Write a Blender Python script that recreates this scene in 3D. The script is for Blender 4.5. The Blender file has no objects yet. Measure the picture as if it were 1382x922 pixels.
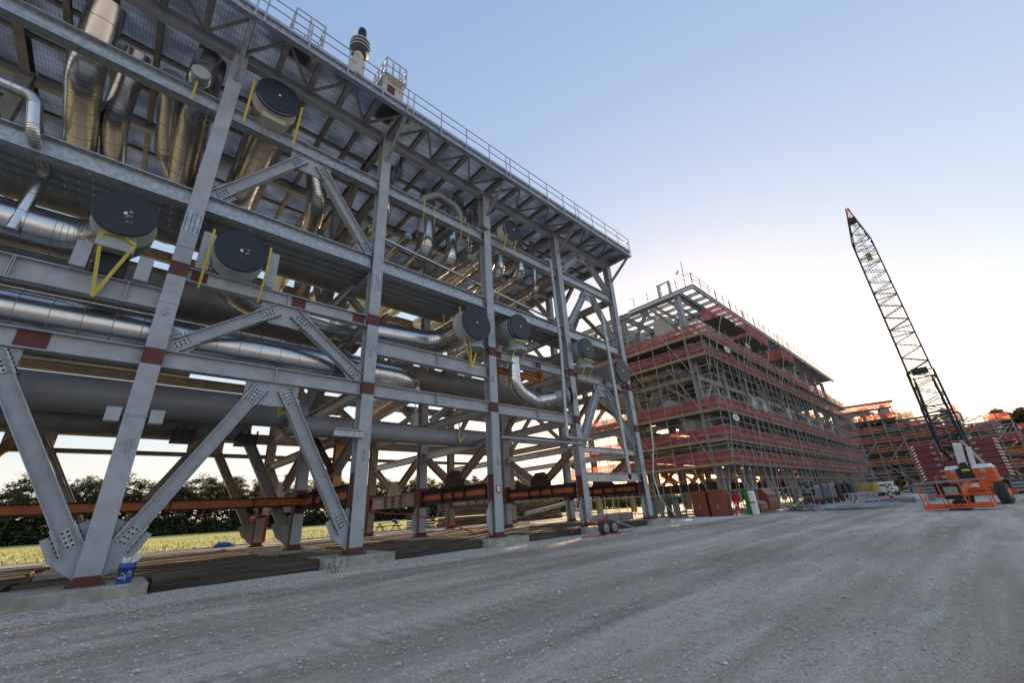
import bpy, math, random
import numpy as np
from mathutils import Vector, Matrix
random.seed(7); rng = np.random.default_rng(7)
S = bpy.context.scene
# ------------------------------------------------------------------ camera
R = [[0.736051016, -0.218496653, -0.640693464],
     [-0.674466962, -0.317320070, -0.666635050],
     [-0.057647367, 0.922803980, -0.380932533]]
cam = bpy.data.cameras.new('camera'); cam.lens = 14.3257; cam.sensor_width = 36; cam.clip_start = 0.05; cam.clip_end = 6000
co = bpy.data.objects.new('camera', cam); S.collection.objects.link(co)
m = Matrix([R[0] + [0], R[1] + [0], R[2] + [1.3], [0, 0, 0, 1]])
co.matrix_world = m; S.camera = co
# ------------------------------------------------------------------ light
SUN_AZ, SUN_EL = 22.0, 7.0        # azimuth from +X towards +Y
W = bpy.data.worlds.new('World'); S.world = W; W.use_nodes = True
nt = W.node_tree; N = nt.nodes; L = nt.links
sky = N.new('ShaderNodeTexSky'); sky.sky_type = 'NISHITA'; sky.sun_disc = False
sky.sun_elevation = math.radians(SUN_EL); sky.sun_rotation = math.radians(90 - SUN_AZ)
sky.air_density = 1.0; sky.dust_density = 0.6; sky.ozone_density = 1.5
bg = N['Background']; bg.inputs[1].default_value = 0.15
# thin high cloud streaks low over the horizon
tc = N.new('ShaderNodeTexCoord'); mp = N.new('ShaderNodeMapping'); mp.inputs['Scale'].default_value = (2.2, 2.2, 16)
nz = N.new('ShaderNodeTexNoise'); nz.inputs['Scale'].default_value = 2.4; nz.inputs['Detail'].default_value = 6
cr = N.new('ShaderNodeValToRGB'); cr.color_ramp.elements[0].position = .48; cr.color_ramp.elements[1].position = .68
sp = N.new('ShaderNodeSeparateXYZ'); mr = N.new('ShaderNodeMapRange'); mr.inputs[1].default_value = .02; mr.inputs[2].default_value = .36; mr.inputs[3].default_value = .6; mr.inputs[4].default_value = 0
mu = N.new('ShaderNodeMath'); mu.operation = 'MULTIPLY'
mx = N.new('ShaderNodeMixRGB'); mx.inputs[2].default_value = (1.75, 1.66, 1.6, 1)
L.new(tc.outputs['Generated'], mp.inputs[0]); L.new(mp.outputs[0], nz.inputs[0]); L.new(nz.outputs[0], cr.inputs[0])
L.new(tc.outputs['Generated'], sp.inputs[0]); L.new(sp.outputs[2], mr.inputs[0])
L.new(cr.outputs[0], mu.inputs[0]); L.new(mr.outputs[0], mu.inputs[1]); L.new(mu.outputs[0], mx.inputs[0])
gs_ = N.new('ShaderNodeSeparateColor'); gm_ = N.new('ShaderNodeCombineColor'); L.new(sky.outputs[0], gs_.inputs[0])
for k_, e_ in enumerate((.66, .545, .31)):      # soften the contrast of the physical sky, channel by channel
    pw_ = N.new('ShaderNodeMath'); pw_.operation = 'POWER'; pw_.inputs[1].default_value = e_; L.new(gs_.outputs[k_], pw_.inputs[0]); L.new(pw_.outputs[0], gm_.inputs[k_])
tn_ = N.new('ShaderNodeMixRGB'); tn_.blend_type = 'MULTIPLY'; tn_.inputs[0].default_value = 1; tn_.inputs[2].default_value = (.835, .815, 1.05, 1); L.new(gm_.outputs[0], tn_.inputs[1]); L.new(tn_.outputs[0], mx.inputs[1]); L.new(mx.outputs[0], bg.inputs[0])
sl = bpy.data.lights.new('sun', 'SUN'); sl.energy = 3.5; sl.angle = math.radians(.6); sl.color = (1, .72, .42)
so = bpy.data.objects.new('sun', sl); S.collection.objects.link(so)
a, e = math.radians(SUN_AZ), math.radians(SUN_EL)
sd = Vector((math.cos(a) * math.cos(e), math.sin(a) * math.cos(e), math.sin(e)))
so.rotation_euler = sd.to_track_quat('Z', 'Y').to_euler(); so.location = (0, 0, 60)
S.view_settings.view_transform = 'Standard'; S.view_settings.look = 'None'; S.view_settings.gamma = 1
S.view_settings.exposure = 2.1; S.view_settings.use_curve_mapping = False
S.cycles.max_bounces = 7; S.cycles.diffuse_bounces = 3; S.cycles.glossy_bounces = 4; S.cycles.transparent_max_bounces = 16
S.cycles.use_denoising = True

# ------------------------------------------------------------------ materials
def mat(name, c, rough=.6, metal=0, var=.25, scale=3, c2=None, bump=0, bscale=30, stretch=(1, 1, 1), thr=(.35, .65), coord='Object', detail=5, transl=0, alpha=1):
    M = bpy.data.materials.new(name); M.use_nodes = True; t = M.node_tree; n = t.nodes; l = t.links
    b = n['Principled BSDF']; b.inputs['Roughness'].default_value = rough; b.inputs['Metallic'].default_value = metal
    if c2 is None: c2 = tuple(max(0, x * (1 - var)) for x in c)
    tc = n.new('ShaderNodeTexCoord'); mp = n.new('ShaderNodeMapping'); mp.inputs['Scale'].default_value = stretch
    nz = n.new('ShaderNodeTexNoise'); nz.inputs['Scale'].default_value = scale; nz.inputs['Detail'].default_value = detail; nz.inputs['Roughness'].default_value = .65
    cr = n.new('ShaderNodeValToRGB'); E = cr.color_ramp.elements
    E[0].position = thr[0]; E[1].position = thr[1]; E[0].color = (*c2, 1); E[1].color = (*c, 1)
    l.new(tc.outputs[coord], mp.inputs[0]); l.new(mp.outputs[0], nz.inputs[0]); l.new(nz.outputs[0], cr.inputs[0]); l.new(cr.outputs[0], b.inputs['Base Color'])
    if bump:
        n2 = n.new('ShaderNodeTexNoise'); n2.inputs['Scale'].default_value = bscale; n2.inputs['Detail'].default_value = 4
        l.new(mp.outputs[0], n2.inputs[0]); bp = n.new('ShaderNodeBump'); bp.inputs['Strength'].default_value = bump; bp.inputs['Distance'].default_value = .05
        l.new(n2.outputs[0], bp.inputs['Height']); l.new(bp.outputs[0], b.inputs['Normal'])
    if transl or alpha < 1:
        out = n['Material Output']; cur = b.outputs[0]
        if transl:
            tr = n.new('ShaderNodeBsdfTranslucent'); l.new(cr.outputs[0], tr.inputs[0]); ms = n.new('ShaderNodeMixShader'); ms.inputs[0].default_value = transl
            l.new(cur, ms.inputs[1]); l.new(tr.outputs[0], ms.inputs[2]); cur = ms.outputs[0]
        if alpha < 1:
            tp = n.new('ShaderNodeBsdfTransparent'); ms = n.new('ShaderNodeMixShader'); ms.inputs[0].default_value = alpha
            l.new(tp.outputs[0], ms.inputs[1]); l.new(cur, ms.inputs[2]); cur = ms.outputs[0]
        l.new(cur, out.inputs[0])
    return M
M = {}
M['grey'] = mat('grey_painted_steel', (.40, .42, .46), .5, 0, .2, 2.2, c2=(.3, .315, .34), bump=.1, bscale=7, detail=10)
def grime(Mt, col=(.2, .13, .08), amt=.35, st=(2.5, 2.5, .35)):
    n = Mt.node_tree.nodes; l = Mt.node_tree.links; b = n['Principled BSDF']; src = b.inputs['Base Color'].links[0].from_socket
    tc = n.new('ShaderNodeTexCoord'); mp = n.new('ShaderNodeMapping'); mp.inputs['Scale'].default_value = st; q = n.new('ShaderNodeTexNoise'); q.inputs['Scale'].default_value = 1.7; q.inputs['Detail'].default_value = 9; q.inputs['Roughness'].default_value = .75
    r = n.new('ShaderNodeValToRGB'); r.color_ramp.elements[0].position = .56; r.color_ramp.elements[1].position = .74; r.color_ramp.elements[1].color = (amt, amt, amt, 1)
    m_ = n.new('ShaderNodeMixRGB'); m_.inputs[2].default_value = (*col, 1)
    l.new(tc.outputs['Object'], mp.inputs[0]); l.new(mp.outputs[0], q.inputs[0]); l.new(q.outputs[0], r.inputs[0]); l.new(r.outputs[0], m_.inputs[0]); l.new(src, m_.inputs[1]); l.new(m_.outputs[0], b.inputs['Base Color'])
grime(M['grey'])
M['galv'] = mat('galvanised_steel', (.46, .49, .52), .42, .55, .3, 7, c2=(.3, .33, .36), thr=(.4, .6))
M['beige'] = mat('beige_steel', (.33, .29, .24), .65, 0, .3, 3)  # beige tone for rear rows and cross members
M['joist'] = mat('roof_steel', (.31, .295, .28), .6, 0, .35, 2.5)
M['rust'] = mat('red_brown_primer', (.12, .035, .02), .7, 0, .4, 5)
M['orange_brown'] = mat('orange_brown_tone', (.55, .15, .045), .6, 0, .3, 4)
M['darkrust'] = mat('dark_brown_steel', (.06, .028, .02), .75, 0, .4, 4)
M['redpatch'] = mat('oxide_red_paint', (.13, .035, .032), .7, 0, .25, 6)
M['orange'] = mat('orange_steel', (.52, .19, .05), .55, 0, .25, 4)
M['clad'] = mat('aluminium_cladding', (.64, .64, .65), .25, 1, .14, 4, bump=.05, bscale=3)
M['cladd'] = mat('aluminium_cladding_dull', (.5, .5, .5), .32, 1, .2, 5, bump=.06, bscale=3)
M['seam'] = mat('cladding_lap_joint', (.45, .45, .46), .45, 1, .3, 5)
M['pipe'] = mat('grey_painted_pipe', (.25, .255, .27), .38, 0, .15, 1.2)
M['pipel'] = mat('light_grey_painted_pipe', (.34, .37, .36), .42, 0, .12, 2)
M['pipeb'] = mat('brown_grey_primed_pipe', (.3, .285, .27), .45, .2, .3, 2)
M['black'] = mat('black_plastic_cover', (.014, .016, .022), .38, 0, .5, 3, bump=.35, bscale=1.6)
M['blackm'] = mat('black_steel', (.02, .02, .022), .5, .2, .3, 6)
M['blue'] = mat('blue_plastic', (.02, .07, .3), .4, 0, .15, 6)
M['white'] = mat('white_paint', (.75, .75, .73), .45, 0, .1, 6)
M['cream'] = mat('cream_paint', (.5, .47, .38), .5, 0, .1, 6)
M['yellow'] = mat('yellow_webbing', (.62, .5, .06), .7, 0, .25, 18)
M['conc'] = mat('weathered_concrete', (.42, .4, .35), .9, 0, .3, 2.5, c2=(.25, .235, .2), bump=.3, bscale=40)
grime(M['conc'], (.16, .1, .06), .6); grime(M['pipe'], (.16, .14, .12), .4, (.3, 2, 2)); grime(M['cladd'], (.2, .18, .16), .4)
M['timber'] = mat('dark_weathered_timber', (.1, .078, .06), .9, 0, .6, 2, c2=(.03, .024, .02), bump=.8, bscale=12, stretch=(.25, 5, 5))
M['timber2'] = mat('brown_crane_mat_timber', (.19, .13, .08), .9, 0, .6, 2, c2=(.06, .04, .028), bump=.8, bscale=12, stretch=(.25, 5, 5))
M['wood'] = mat('yellow_pine_board', (.42, .3, .15), .8, 0, .3, 6)
M['plank'] = mat('scaffold_plank', (.2, .165, .12), .85, 0, .5, 5, stretch=(1, 4, 1))
M['tube'] = mat('scaffold_tube', (.42, .4, .38), .55, .2, .3, 4)
M['net'] = mat('red_safety_net', (.75, .2, .18), .8, 0, .4, 1.5, c2=(.45, .1, .09), transl=.45, alpha=.72)
M['netc'] = mat('orange_safety_net', (.95, .24, .1), .8, 0, .6, .9, c2=(.45, .09, .06), transl=.6, alpha=.72)
M['jlg'] = mat('orange_machine_paint', (.68, .1, .02), .35, 0, .15, 4)
M['cw'] = mat('maroon_counterweight', (.17, .025, .03), .5, 0, .2, 4)
M['tyre'] = mat('tyre_rubber', (.06, .06, .058), .85, 0, .3, 12, bump=.4)
M['brown'] = mat('brown_job_box_paint', (.22, .065, .035), .5, 0, .2, 4)
M['red'] = mat('red_paint', (.5, .02, .03), .5, 0, .2, 6)
M['green'] = mat('green_paint', (.01, .2, .03), .5, 0, .15, 6)
M['bluegrey'] = mat('blue_grey_steel', (.09, .16, .2), .5, .1, .2, 6)
M['glass'] = mat('dark_glass', (.02, .025, .03), .1, 0, .1, 3)
M['wrap'] = mat('black_wrap', (.03, .035, .045), .5, 0, .3, 20, bump=.5)
M['bark'] = mat('pine_bark', (.16, .1, .065), .95, 0, .4, 6)
M['leafa'] = mat('pine_needles', (.17, .17, .06), .8, 0, .45, .35, c2=(.06, .08, .03), transl=.35)
M['leafb'] = mat('pine_needles_olive', (.22, .19, .06), .8, 0, .45, .35, c2=(.08, .085, .03), transl=.35)
M['shrub'] = mat('undergrowth_leaves', (.08, .105, .045), .85, 0, .5, .8, transl=.2)
M['weed'] = mat('weed_leaves', (.08, .13, .04), .8, 0, .4, 8, transl=.2)
M['hose'] = mat('red_hose', (.6, .03, .04), .4, 0, .1, 6)
M['hazard'] = mat('pale_hazard_paint', (.8, .72, .6), .5, 0, .1, 6)
M['yellowm'] = mat('yellow_machine_paint', (.55, .38, .06), .5, 0, .2, 4)
M['vest'] = mat('lime_tape', (.6, .8, .02), .5)
M['plastic'] = mat('clear_plastic_bag', (.7, .72, .75), .3, 0, .2, 20, alpha=.6)

def grating():
    Mt = bpy.data.materials.new('bar_grating'); Mt.use_nodes = True; t = Mt.node_tree; n = t.nodes; l = t.links
    b = n['Principled BSDF']; b.inputs['Roughness'].default_value = .5
    g = n.new('ShaderNodeTexCoord'); s = n.new('ShaderNodeSeparateXYZ'); l.new(g.outputs['Object'], s.inputs[0])
    def bars(o, per, w):
        m1 = n.new('ShaderNodeMath'); m1.operation = 'MODULO'; m1.inputs[1].default_value = per
        ad = n.new('ShaderNodeMath'); ad.operation = 'ADD'; ad.inputs[1].default_value = 1000
        l.new(s.outputs[o], ad.inputs[0]); l.new(ad.outputs[0], m1.inputs[0])
        m2 = n.new('ShaderNodeMath'); m2.operation = 'LESS_THAN'; m2.inputs[1].default_value = w; l.new(m1.outputs[0], m2.inputs[0]); return m2.outputs[0]
    x = bars(0, .1, .012); y = bars(1, .3, .016)
    mxx = n.new('ShaderNodeMath'); mxx.operation = 'MAXIMUM'; l.new(x, mxx.inputs[0]); l.new(y, mxx.inputs[1])
    nz = n.new('ShaderNodeTexNoise'); nz.inputs['Scale'].default_value = 1.1; nz.inputs['Detail'].default_value = 5; l.new(g.outputs['Object'], nz.inputs[0])
    cr = n.new('ShaderNodeValToRGB'); cr.color_ramp.elements[0].position = .35; cr.color_ramp.elements[1].position = .65
    cr.color_ramp.elements[0].color = (.24, .27, .32, 1); cr.color_ramp.elements[1].color = (.44, .49, .56, 1); l.new(nz.outputs[0], cr.inputs[0])
    mc = n.new('ShaderNodeMixRGB'); mc.inputs[2].default_value = (.13, .14, .16, 1); l.new(mxx.outputs[0], mc.inputs[0]); l.new(cr.outputs[0], mc.inputs[1])
    l.new(mc.outputs[0], b.inputs['Base Color']); tr = n.new('ShaderNodeBsdfTranslucent'); l.new(mc.outputs[0], tr.inputs[0])
    ms = n.new('ShaderNodeMixShader'); ms.inputs[0].default_value = .8; l.new(b.outputs[0], ms.inputs[1]); l.new(tr.outputs[0], ms.inputs[2])
    l.new(ms.outputs[0], n['Material Output'].inputs[0]); return Mt
M['grating'] = grating()

# ------------------------------------------------------------------ mesh building
class MB:
    def __init__(s): s.v = []; s.f = []; s.mi = []; s.sm = []
    def add(s, vs, fs, mi=0, sm=False):
        o = len(s.v); s.v += [tuple(p) for p in vs]
        for f in fs: s.f.append(tuple(i + o for i in f)); s.mi.append(mi); s.sm.append(sm)
        return s
    def box(s, x0, y0, z0, x1, y1, z1, mi=0):
        v = [(x, y, z) for x in (x0, x1) for y in (y0, y1) for z in (z0, z1)]
        return s.add(v, [(0, 1, 3, 2), (4, 6, 7, 5), (0, 4, 5, 1), (2, 3, 7, 6), (0, 2, 6, 4), (1, 5, 7, 3)], mi)
    def bbox(s, x0, y0, z0, x1, y1, z1, b=.02, mi=0):      # box with bevelled vertical and top edges
        v = [(x0 + b, y0, z0), (x1 - b, y0, z0), (x1, y0 + b, z0), (x1, y1 - b, z0), (x1 - b, y1, z0), (x0 + b, y1, z0), (x0, y1 - b, z0), (x0, y0 + b, z0)]
        u = [(x, y, z1 - b) for x, y, z in v]
        cx, cy = (x0 + x1) / 2, (y0 + y1) / 2
        w = [(x + (b if x < cx else -b) * .8, y + (b if y < cy else -b) * .8, z1) for x, y, z in v]
        fs = [tuple(range(7, -1, -1)), tuple(range(16, 24))]
        for i in range(8):
            j = (i + 1) % 8; fs += [(i, j, 8 + j, 8 + i), (8 + i, 8 + j, 16 + j, 16 + i)]
        return s.add(v + u + w, fs, mi)
    def frame(s, p0, p1, up):
        a = Vector(p0); b = Vector(p1); d = (b - a).normalized(); u = Vector(up)
        if abs(d.dot(u)) > .98: u = Vector((0, 1, 0)) if abs(d.y) < .9 else Vector((1, 0, 0))
        r = d.cross(u).normalized(); u = r.cross(d).normalized(); return a, b, d, u, r
    def prof(s, p0, p1, pts, up=(0, 0, 1), mi=0, caps=True):
        a, b, d, u, r = s.frame(p0, p1, up); n = len(pts)
        vs = [a + r * x + u * y for x, y in pts] + [b + r * x + u * y for x, y in pts]
        fs = [(i, (i + 1) % n, n + (i + 1) % n, n + i) for i in range(n)]
        if caps: fs += [tuple(range(n - 1, -1, -1)), tuple(range(n, 2 * n))]
        return s.add(vs, fs, mi)
    def ibeam(s, p0, p1, d=.4, w=.25, up=(0, 0, 1), t=.025, mi=0):
        h = d / 2; k = w / 2; q = t / 2
        pts = [(-k, -h), (k, -h), (k, -h + t), (q, -h + t), (q, h - t), (k, h - t), (k, h), (-k, h), (-k, h - t), (-q, h - t), (-q, -h + t), (-k, -h + t)]
        return s.prof(p0, p1, pts, up, mi)
    def bar(s, p0, p1, w=.1, d=None, up=(0, 0, 1), mi=0):
        d = w if d is None else d
        return s.prof(p0, p1, [(-w / 2, -d / 2), (w / 2, -d / 2), (w / 2, d / 2), (-w / 2, d / 2)], up, mi)
    def tube(s, p0, p1, r, n=8, r1=None, mi=0, caps=True, sm=True):
        r1 = r if r1 is None else r1; a, b, d, u, q = s.frame(p0, p1, (0, 0, 1)); vs = []
        for c, rr in ((a, r), (b, r1)):
            for i in range(n):
                t = 2 * math.pi * i / n; vs.append(c + (q * math.cos(t) + u * math.sin(t)) * rr)
        s.add(vs, [(i, (i + 1) % n, n + (i + 1) % n, n + i) for i in range(n)], mi, sm)
        if caps: s.add(vs, [tuple(range(n - 1, -1, -1)), tuple(range(n, 2 * n))], mi)
        return s
    def rings(s, cs, rs, n=28, mi=0, sm=True, caps=(True, True)):
        """sweep circles along centres cs with radii rs, parallel transport"""
        cs = [Vector(c) for c in cs]; N_ = len(cs); ts = []
        for i in range(N_):
            t = Vector(); u_ = Vector()
            for j in range(i + 1, N_):
                if (cs[j] - cs[i]).length > 1e-6: t = (cs[j] - cs[i]).normalized(); break
            for j in range(i - 1, -1, -1):
                if (cs[i] - cs[j]).length > 1e-6: u_ = (cs[i] - cs[j]).normalized(); break
            t = t + u_; ts.append(t.normalized() if t.length > 1e-6 else Vector((0, 0, 1)))
        u = Vector((0, 0, 1)) if abs(ts[0].z) < .9 else Vector((1, 0, 0)); vs = []
        for c, t, r in zip(cs, ts, rs):
            u = (u - t * u.dot(t)).normalized(); q = t.cross(u)
            for i in range(n):
                a_ = 2 * math.pi * i / n; vs.append(c + (u * math.cos(a_) + q * math.sin(a_)) * r)
        fs = []
        for k in range(N_ - 1):
            for i in range(n):
                j = (i + 1) % n; fs.append((k * n + i, k * n + j, (k + 1) * n + j, (k + 1) * n + i))
        s.add(vs, fs, mi, sm)
        if caps[0]: s.add(vs[:n], [tuple(range(n - 1, -1, -1))], mi)
        if caps[1]: s.add(vs[-n:], [tuple(range(n))], mi)
        return s
    def build(s, name, mats, parent=None, loc=None):
        me = bpy.data.meshes.new(name); base = Vector(parent.location) if parent is not None and parent.parent is None else (Vector(parent['_base']) if parent is not None else Vector(loc or (0, 0, 0)))
        v = np.array(s.v, dtype=np.float64).reshape(-1, 3) - np.array(base)
        me.from_pydata(v.tolist(), [], s.f)
        mats = mats if isinstance(mats, (list, tuple)) else [mats]
        for k in mats: me.materials.append(M[k] if isinstance(k, str) else k)
        me.polygons.foreach_set('material_index', s.mi); me.polygons.foreach_set('use_smooth', s.sm); me.update()
        o = bpy.data.objects.new(name, me); S.collection.objects.link(o)
        if parent is not None: o.parent = parent; o['_base'] = list(base)
        else: o.location = base
        return o
def thing(name, label, cat, loc=(0, 0, 0), group=None):
    o = bpy.data.objects.new(name, None); S.collection.objects.link(o); o.location = loc; o.empty_display_size = .3
    o['label'] = label; o['category'] = cat
    if group: o['group'] = group
    return o
def tag(o, label, cat, group=None, kind=None):
    o['label'] = label; o['category'] = cat
    if group: o['group'] = group
    if kind: o['kind'] = kind
    return o
def struct(o): o['kind'] = 'structure'; return o
def fillet(pts, rad):
    pts = [Vector(p) for p in pts]; out = [pts[0]]; el = []
    for i in range(1, len(pts) - 1):
        a, b, c = pts[i - 1], pts[i], pts[i + 1]; d0 = (a - b).normalized(); d1 = (c - b).normalized()
        ang = d0.angle(d1)
        if ang > 3.05: out.append(b); continue
        k = min(rad / math.tan(ang / 2), (a - b).length * .95, (c - b).length * .95); rr = k * math.tan(ang / 2)
        s0 = b + d0 * k; s1 = b + d1 * k; cen = b + (d0 + d1).normalized() * (rr / math.sin(ang / 2)); n = 9
        v0 = s0 - cen; v1 = s1 - cen; th = v0.angle(v1); ax = v0.cross(v1).normalized(); i0 = len(out)
        for q in range(n + 1): out.append(cen + Matrix.Rotation(th * q / n, 3, ax) @ v0)
        el.append((i0, i0 + n))
    out.append(pts[-1]); return out, el
def pipe_mesh(pts, r, bend=None, bands=None, mi=0, n=28):
    """pipe with filleted elbows; bands = spacing of the raised cladding seams"""
    b = MB(); bend = bend or r * 2.2
    p, el = fillet(pts, bend) if len(pts) > 2 else ([Vector(q) for q in pts], [])
    b.rings(p, [r] * len(p), n, mi)
    if bands:
        def seam(c, d, w=.011, h=.006):
            d = d.normalized(); b.rings([c - d * w, c - d * w * .6, c + d * w * .6, c + d * w], [r + .001, r + h, r + h, r + .001], n, 1, caps=(False, False))
        elset = set()
        for i0, i1 in el:
            for q in range(i0, i1 + 1): elset.add(q); seam(p[q], (p[min(q + 1, len(p) - 1)] - p[q - 1]), .010, .006)
        for i in range(len(p) - 1):
            if i in elset and i + 1 in elset: continue
            ln = (p[i + 1] - p[i]).length; k = int(ln / bands)
            for q in range(1, k + 1): seam(p[i].lerp(p[i + 1], q * bands / ln if k else 0), p[i + 1] - p[i])
    return b
def strap(pts, w=.07, parent=None, name='strap'):
    b = MB()
    for i in range(len(pts) - 1): b.bar(pts[i], pts[i + 1], w, .012, (0, -1, 0.01))
    return b.build(name, 'yellow', parent)
def cap(parent, c, d, r, col='black', ring=None, dot=True):
    """round cover closing a pipe end; c centre of face, d outward direction"""
    c = Vector(c); d = Vector(d).normalized(); b = MB()
    b.rings([c - d * .06, c - d * .06, c - d * .015, c, c + d * .003], [r * .99, r * 1.02, r * 1.025, r * 1.0, r * .975], 44, 0)
    o = b.build('end_cover', col, parent)
    if ring:
        q = MB(); q.rings([c - d * .24, c - d * .235, c - d * .165], [r, r * 1.025, r * 1.025], 40, 0); q.build('sealing_ring', ring, parent)
    if dot:
        q = MB(); q.tube(c + d * .013, c + d * .02, .045, 14); q.build('vent_hole_plug', 'white', parent)
    return o
def textmesh(name, txt, size, matname, mw, parent=None, thick=.004):
    cu = bpy.data.curves.new('t', 'FONT'); cu.body = txt; cu.size = size; cu.extrude = thick; cu.align_x = 'CENTER'; cu.align_y = 'CENTER'
    o = bpy.data.objects.new('t', cu); S.collection.objects.link(o); dg = bpy.context.evaluated_depsgraph_get()
    me = bpy.data.meshes.new_from_object(o.evaluated_get(dg)); bpy.data.objects.remove(o); bpy.data.curves.remove(cu)
    me.transform(mw); b = MB(); b.add([v.co for v in me.vertices], [tuple(p.vertices) for p in me.polygons]); bpy.data.meshes.remove(me)
    return b.build(name, matname, parent)
def orient(pos, xdir, zdir):
    x = Vector(xdir).normalized(); z = Vector(zdir).normalized(); y = z.cross(x)
    return Matrix(((x.x, y.x, z.x, pos[0]), (x.y, y.y, z.y, pos[1]), (x.z, y.z, z.z, pos[2]), (0, 0, 0, 1)))

# ------------------------------------------------------------------ ground
def noise2(x, y, seed, oct=4):
    r = np.zeros_like(x); g = np.random.default_rng(seed)
    for o in range(oct):
        for k in range(5):
            th = g.uniform(0, 6.28); f = (1.7 ** o) * g.uniform(.7, 1.3); ph = g.uniform(0, 6.28)
            r += np.sin((x * math.cos(th) + y * math.sin(th)) * f + ph) / (1.6 ** o)
    return r / 8
def ground_material():
    Mt = bpy.data.materials.new('limestone_gravel_yard'); Mt.use_nodes = True; t = Mt.node_tree; n = t.nodes; l = t.links
    b = n['Principled BSDF']; b.inputs['Roughness'].default_value = .95
    tc = n.new('ShaderNodeTexCoord')
    def nz(sc, det, st=(1, 1, 1), rot=0, rough=.6):
        mp = n.new('ShaderNodeMapping'); mp.inputs['Scale'].default_value = st; mp.inputs['Rotation'].default_value = (0, 0, rot)
        q = n.new('ShaderNodeTexNoise'); q.inputs['Scale'].default_value = sc; q.inputs['Detail'].default_value = det; q.inputs['Roughness'].default_value = rough
        l.new(tc.outputs['Object'], mp.inputs[0]); l.new(mp.outputs[0], q.inputs[0]); return q.outputs[0]
    def ramp(i, p0, c0, p1, c1):
        r = n.new('ShaderNodeValToRGB'); r.color_ramp.elements[0].position = p0; r.color_ramp.elements[1].position = p1
        r.color_ramp.elements[0].color = (*c0, 1); r.color_ramp.elements[1].color = (*c1, 1); l.new(i, r.inputs[0]); return r.outputs[0]
    def mix(f, a_, b_, mode='MIX', fv=None):
        q = n.new('ShaderNodeMixRGB'); q.blend_type = mode
        if f is None: q.inputs[0].default_value = fv
        else: l.new(f, q.inputs[0])
        l.new(a_, q.inputs[1]); l.new(b_, q.inputs[2]); return q.outputs[0]
    base = ramp(nz(.35, 8, (.35, 1, 1), .12), .3, (.62, .51, .41), .7, (.98, .88, .76))
    lanes = ramp(nz(.9, 8, (.08, 1.3, 1), .1), .38, (.5, .46, .42), .62, (1, 1, 1))
    c = mix(None, base, lanes, 'MULTIPLY', .75)
    pale = ramp(nz(1.2, 9, (.3, 1.2, 1), .1), .55, (0, 0, 0), .68, (1, 1, 1))
    light = n.new('ShaderNodeRGB'); light.outputs[0].default_value = (.9, .86, .8, 1)
    pm = n.new('ShaderNodeMath'); pm.operation = 'MULTIPLY'; pm.inputs[1].default_value = .55; l.new(pale, pm.inputs[0])
    c = mix(pm.outputs[0], c, light.outputs[0])
    vo = n.new('ShaderNodeTexVoronoi'); vo.inputs['Scale'].default_value = 22; l.new(tc.outputs['Object'], vo.inputs[0])
    peb = ramp(nz(38, 7, (1, 1, 1), 0, .8), .36, (.62, .6, .58), .62, (1.35, 1.33, 1.3)); c = mix(None, c, peb, 'MULTIPLY', .7)
    pb2 = ramp(vo.outputs['Distance'], .05, (1.5, 1.45, 1.38), .32, (.88, .87, .86)); c = mix(None, c, pb2, 'MULTIPLY', .45)
    fine = ramp(nz(60, 4), .35, (.6, .6, .6), .65, (1.3, 1.3, 1.3)); c = mix(None, c, fine, 'MULTIPLY', .3)
    # strip of spilled pale rubble along the footings and a damp brown strip beside it
    sx = n.new('ShaderNodeSeparateXYZ'); l.new(tc.outputs['Object'], sx.inputs[0])
    nn = nz(1.3, 6, (.5, 1, 1))
    yy = n.new('ShaderNodeMath'); yy.operation = 'MULTIPLY_ADD'; yy.inputs[1].default_value = 2.6; l.new(nn, yy.inputs[0]); l.new(sx.outputs[1], yy.inputs[2])
    def strip(y0, y1, y2, y3, col, k):
        q1 = n.new('ShaderNodeMapRange'); q1.inputs[1].default_value = y0; q1.inputs[2].default_value = y1; l.new(yy.outputs[0], q1.inputs[0])
        q2 = n.new('ShaderNodeMapRange'); q2.inputs[1].default_value = y2; q2.inputs[2].default_value = y3; q2.inputs[3].default_value = 1; q2.inputs[4].default_value = 0; l.new(yy.outputs[0], q2.inputs[0])
        q3 = n.new('ShaderNodeMath'); q3.operation = 'MULTIPLY'; l.new(q1.outputs[0], q3.inputs[0]); l.new(q2.outputs[0], q3.inputs[1])
        q4 = n.new('ShaderNodeMath'); q4.operation = 'MULTIPLY'; q4.inputs[1].default_value = k; l.new(q3.outputs[0], q4.inputs[0])
        rg = n.new('ShaderNodeRGB'); rg.outputs[0].default_value = (*col, 1); return q4.outputs[0], rg.outputs[0]
    wv = n.new('ShaderNodeTexWave'); wv.bands_direction = 'X'; wv.inputs['Scale'].default_value = 1.15; wv.inputs['Distortion'].default_value = 2.5; wv.inputs['Detail'].default_value = 3; l.new(tc.outputs['Object'], wv.inputs[0])  # tread bands along the tracks, rut shading put into the colour
    for args in ((7.6, 7.8, 8.3, 8.5, (.86, .82, .75), .3), (10.1, 10.3, 10.7, 10.9, (.86, .82, .75), .35), (3.9, 4.1, 4.5, 4.7, (.84, .8, .74), .3), (6.2, 6.4, 6.7, 6.9, (.3, .26, .22), .5)):
        f_, c_ = strip(*args); tm = n.new('ShaderNodeMath'); tm.operation = 'MULTIPLY'; l.new(f_, tm.inputs[0]); l.new(wv.outputs['Fac'], tm.inputs[1]); c = mix(tm.outputs[0], c, c_)
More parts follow.
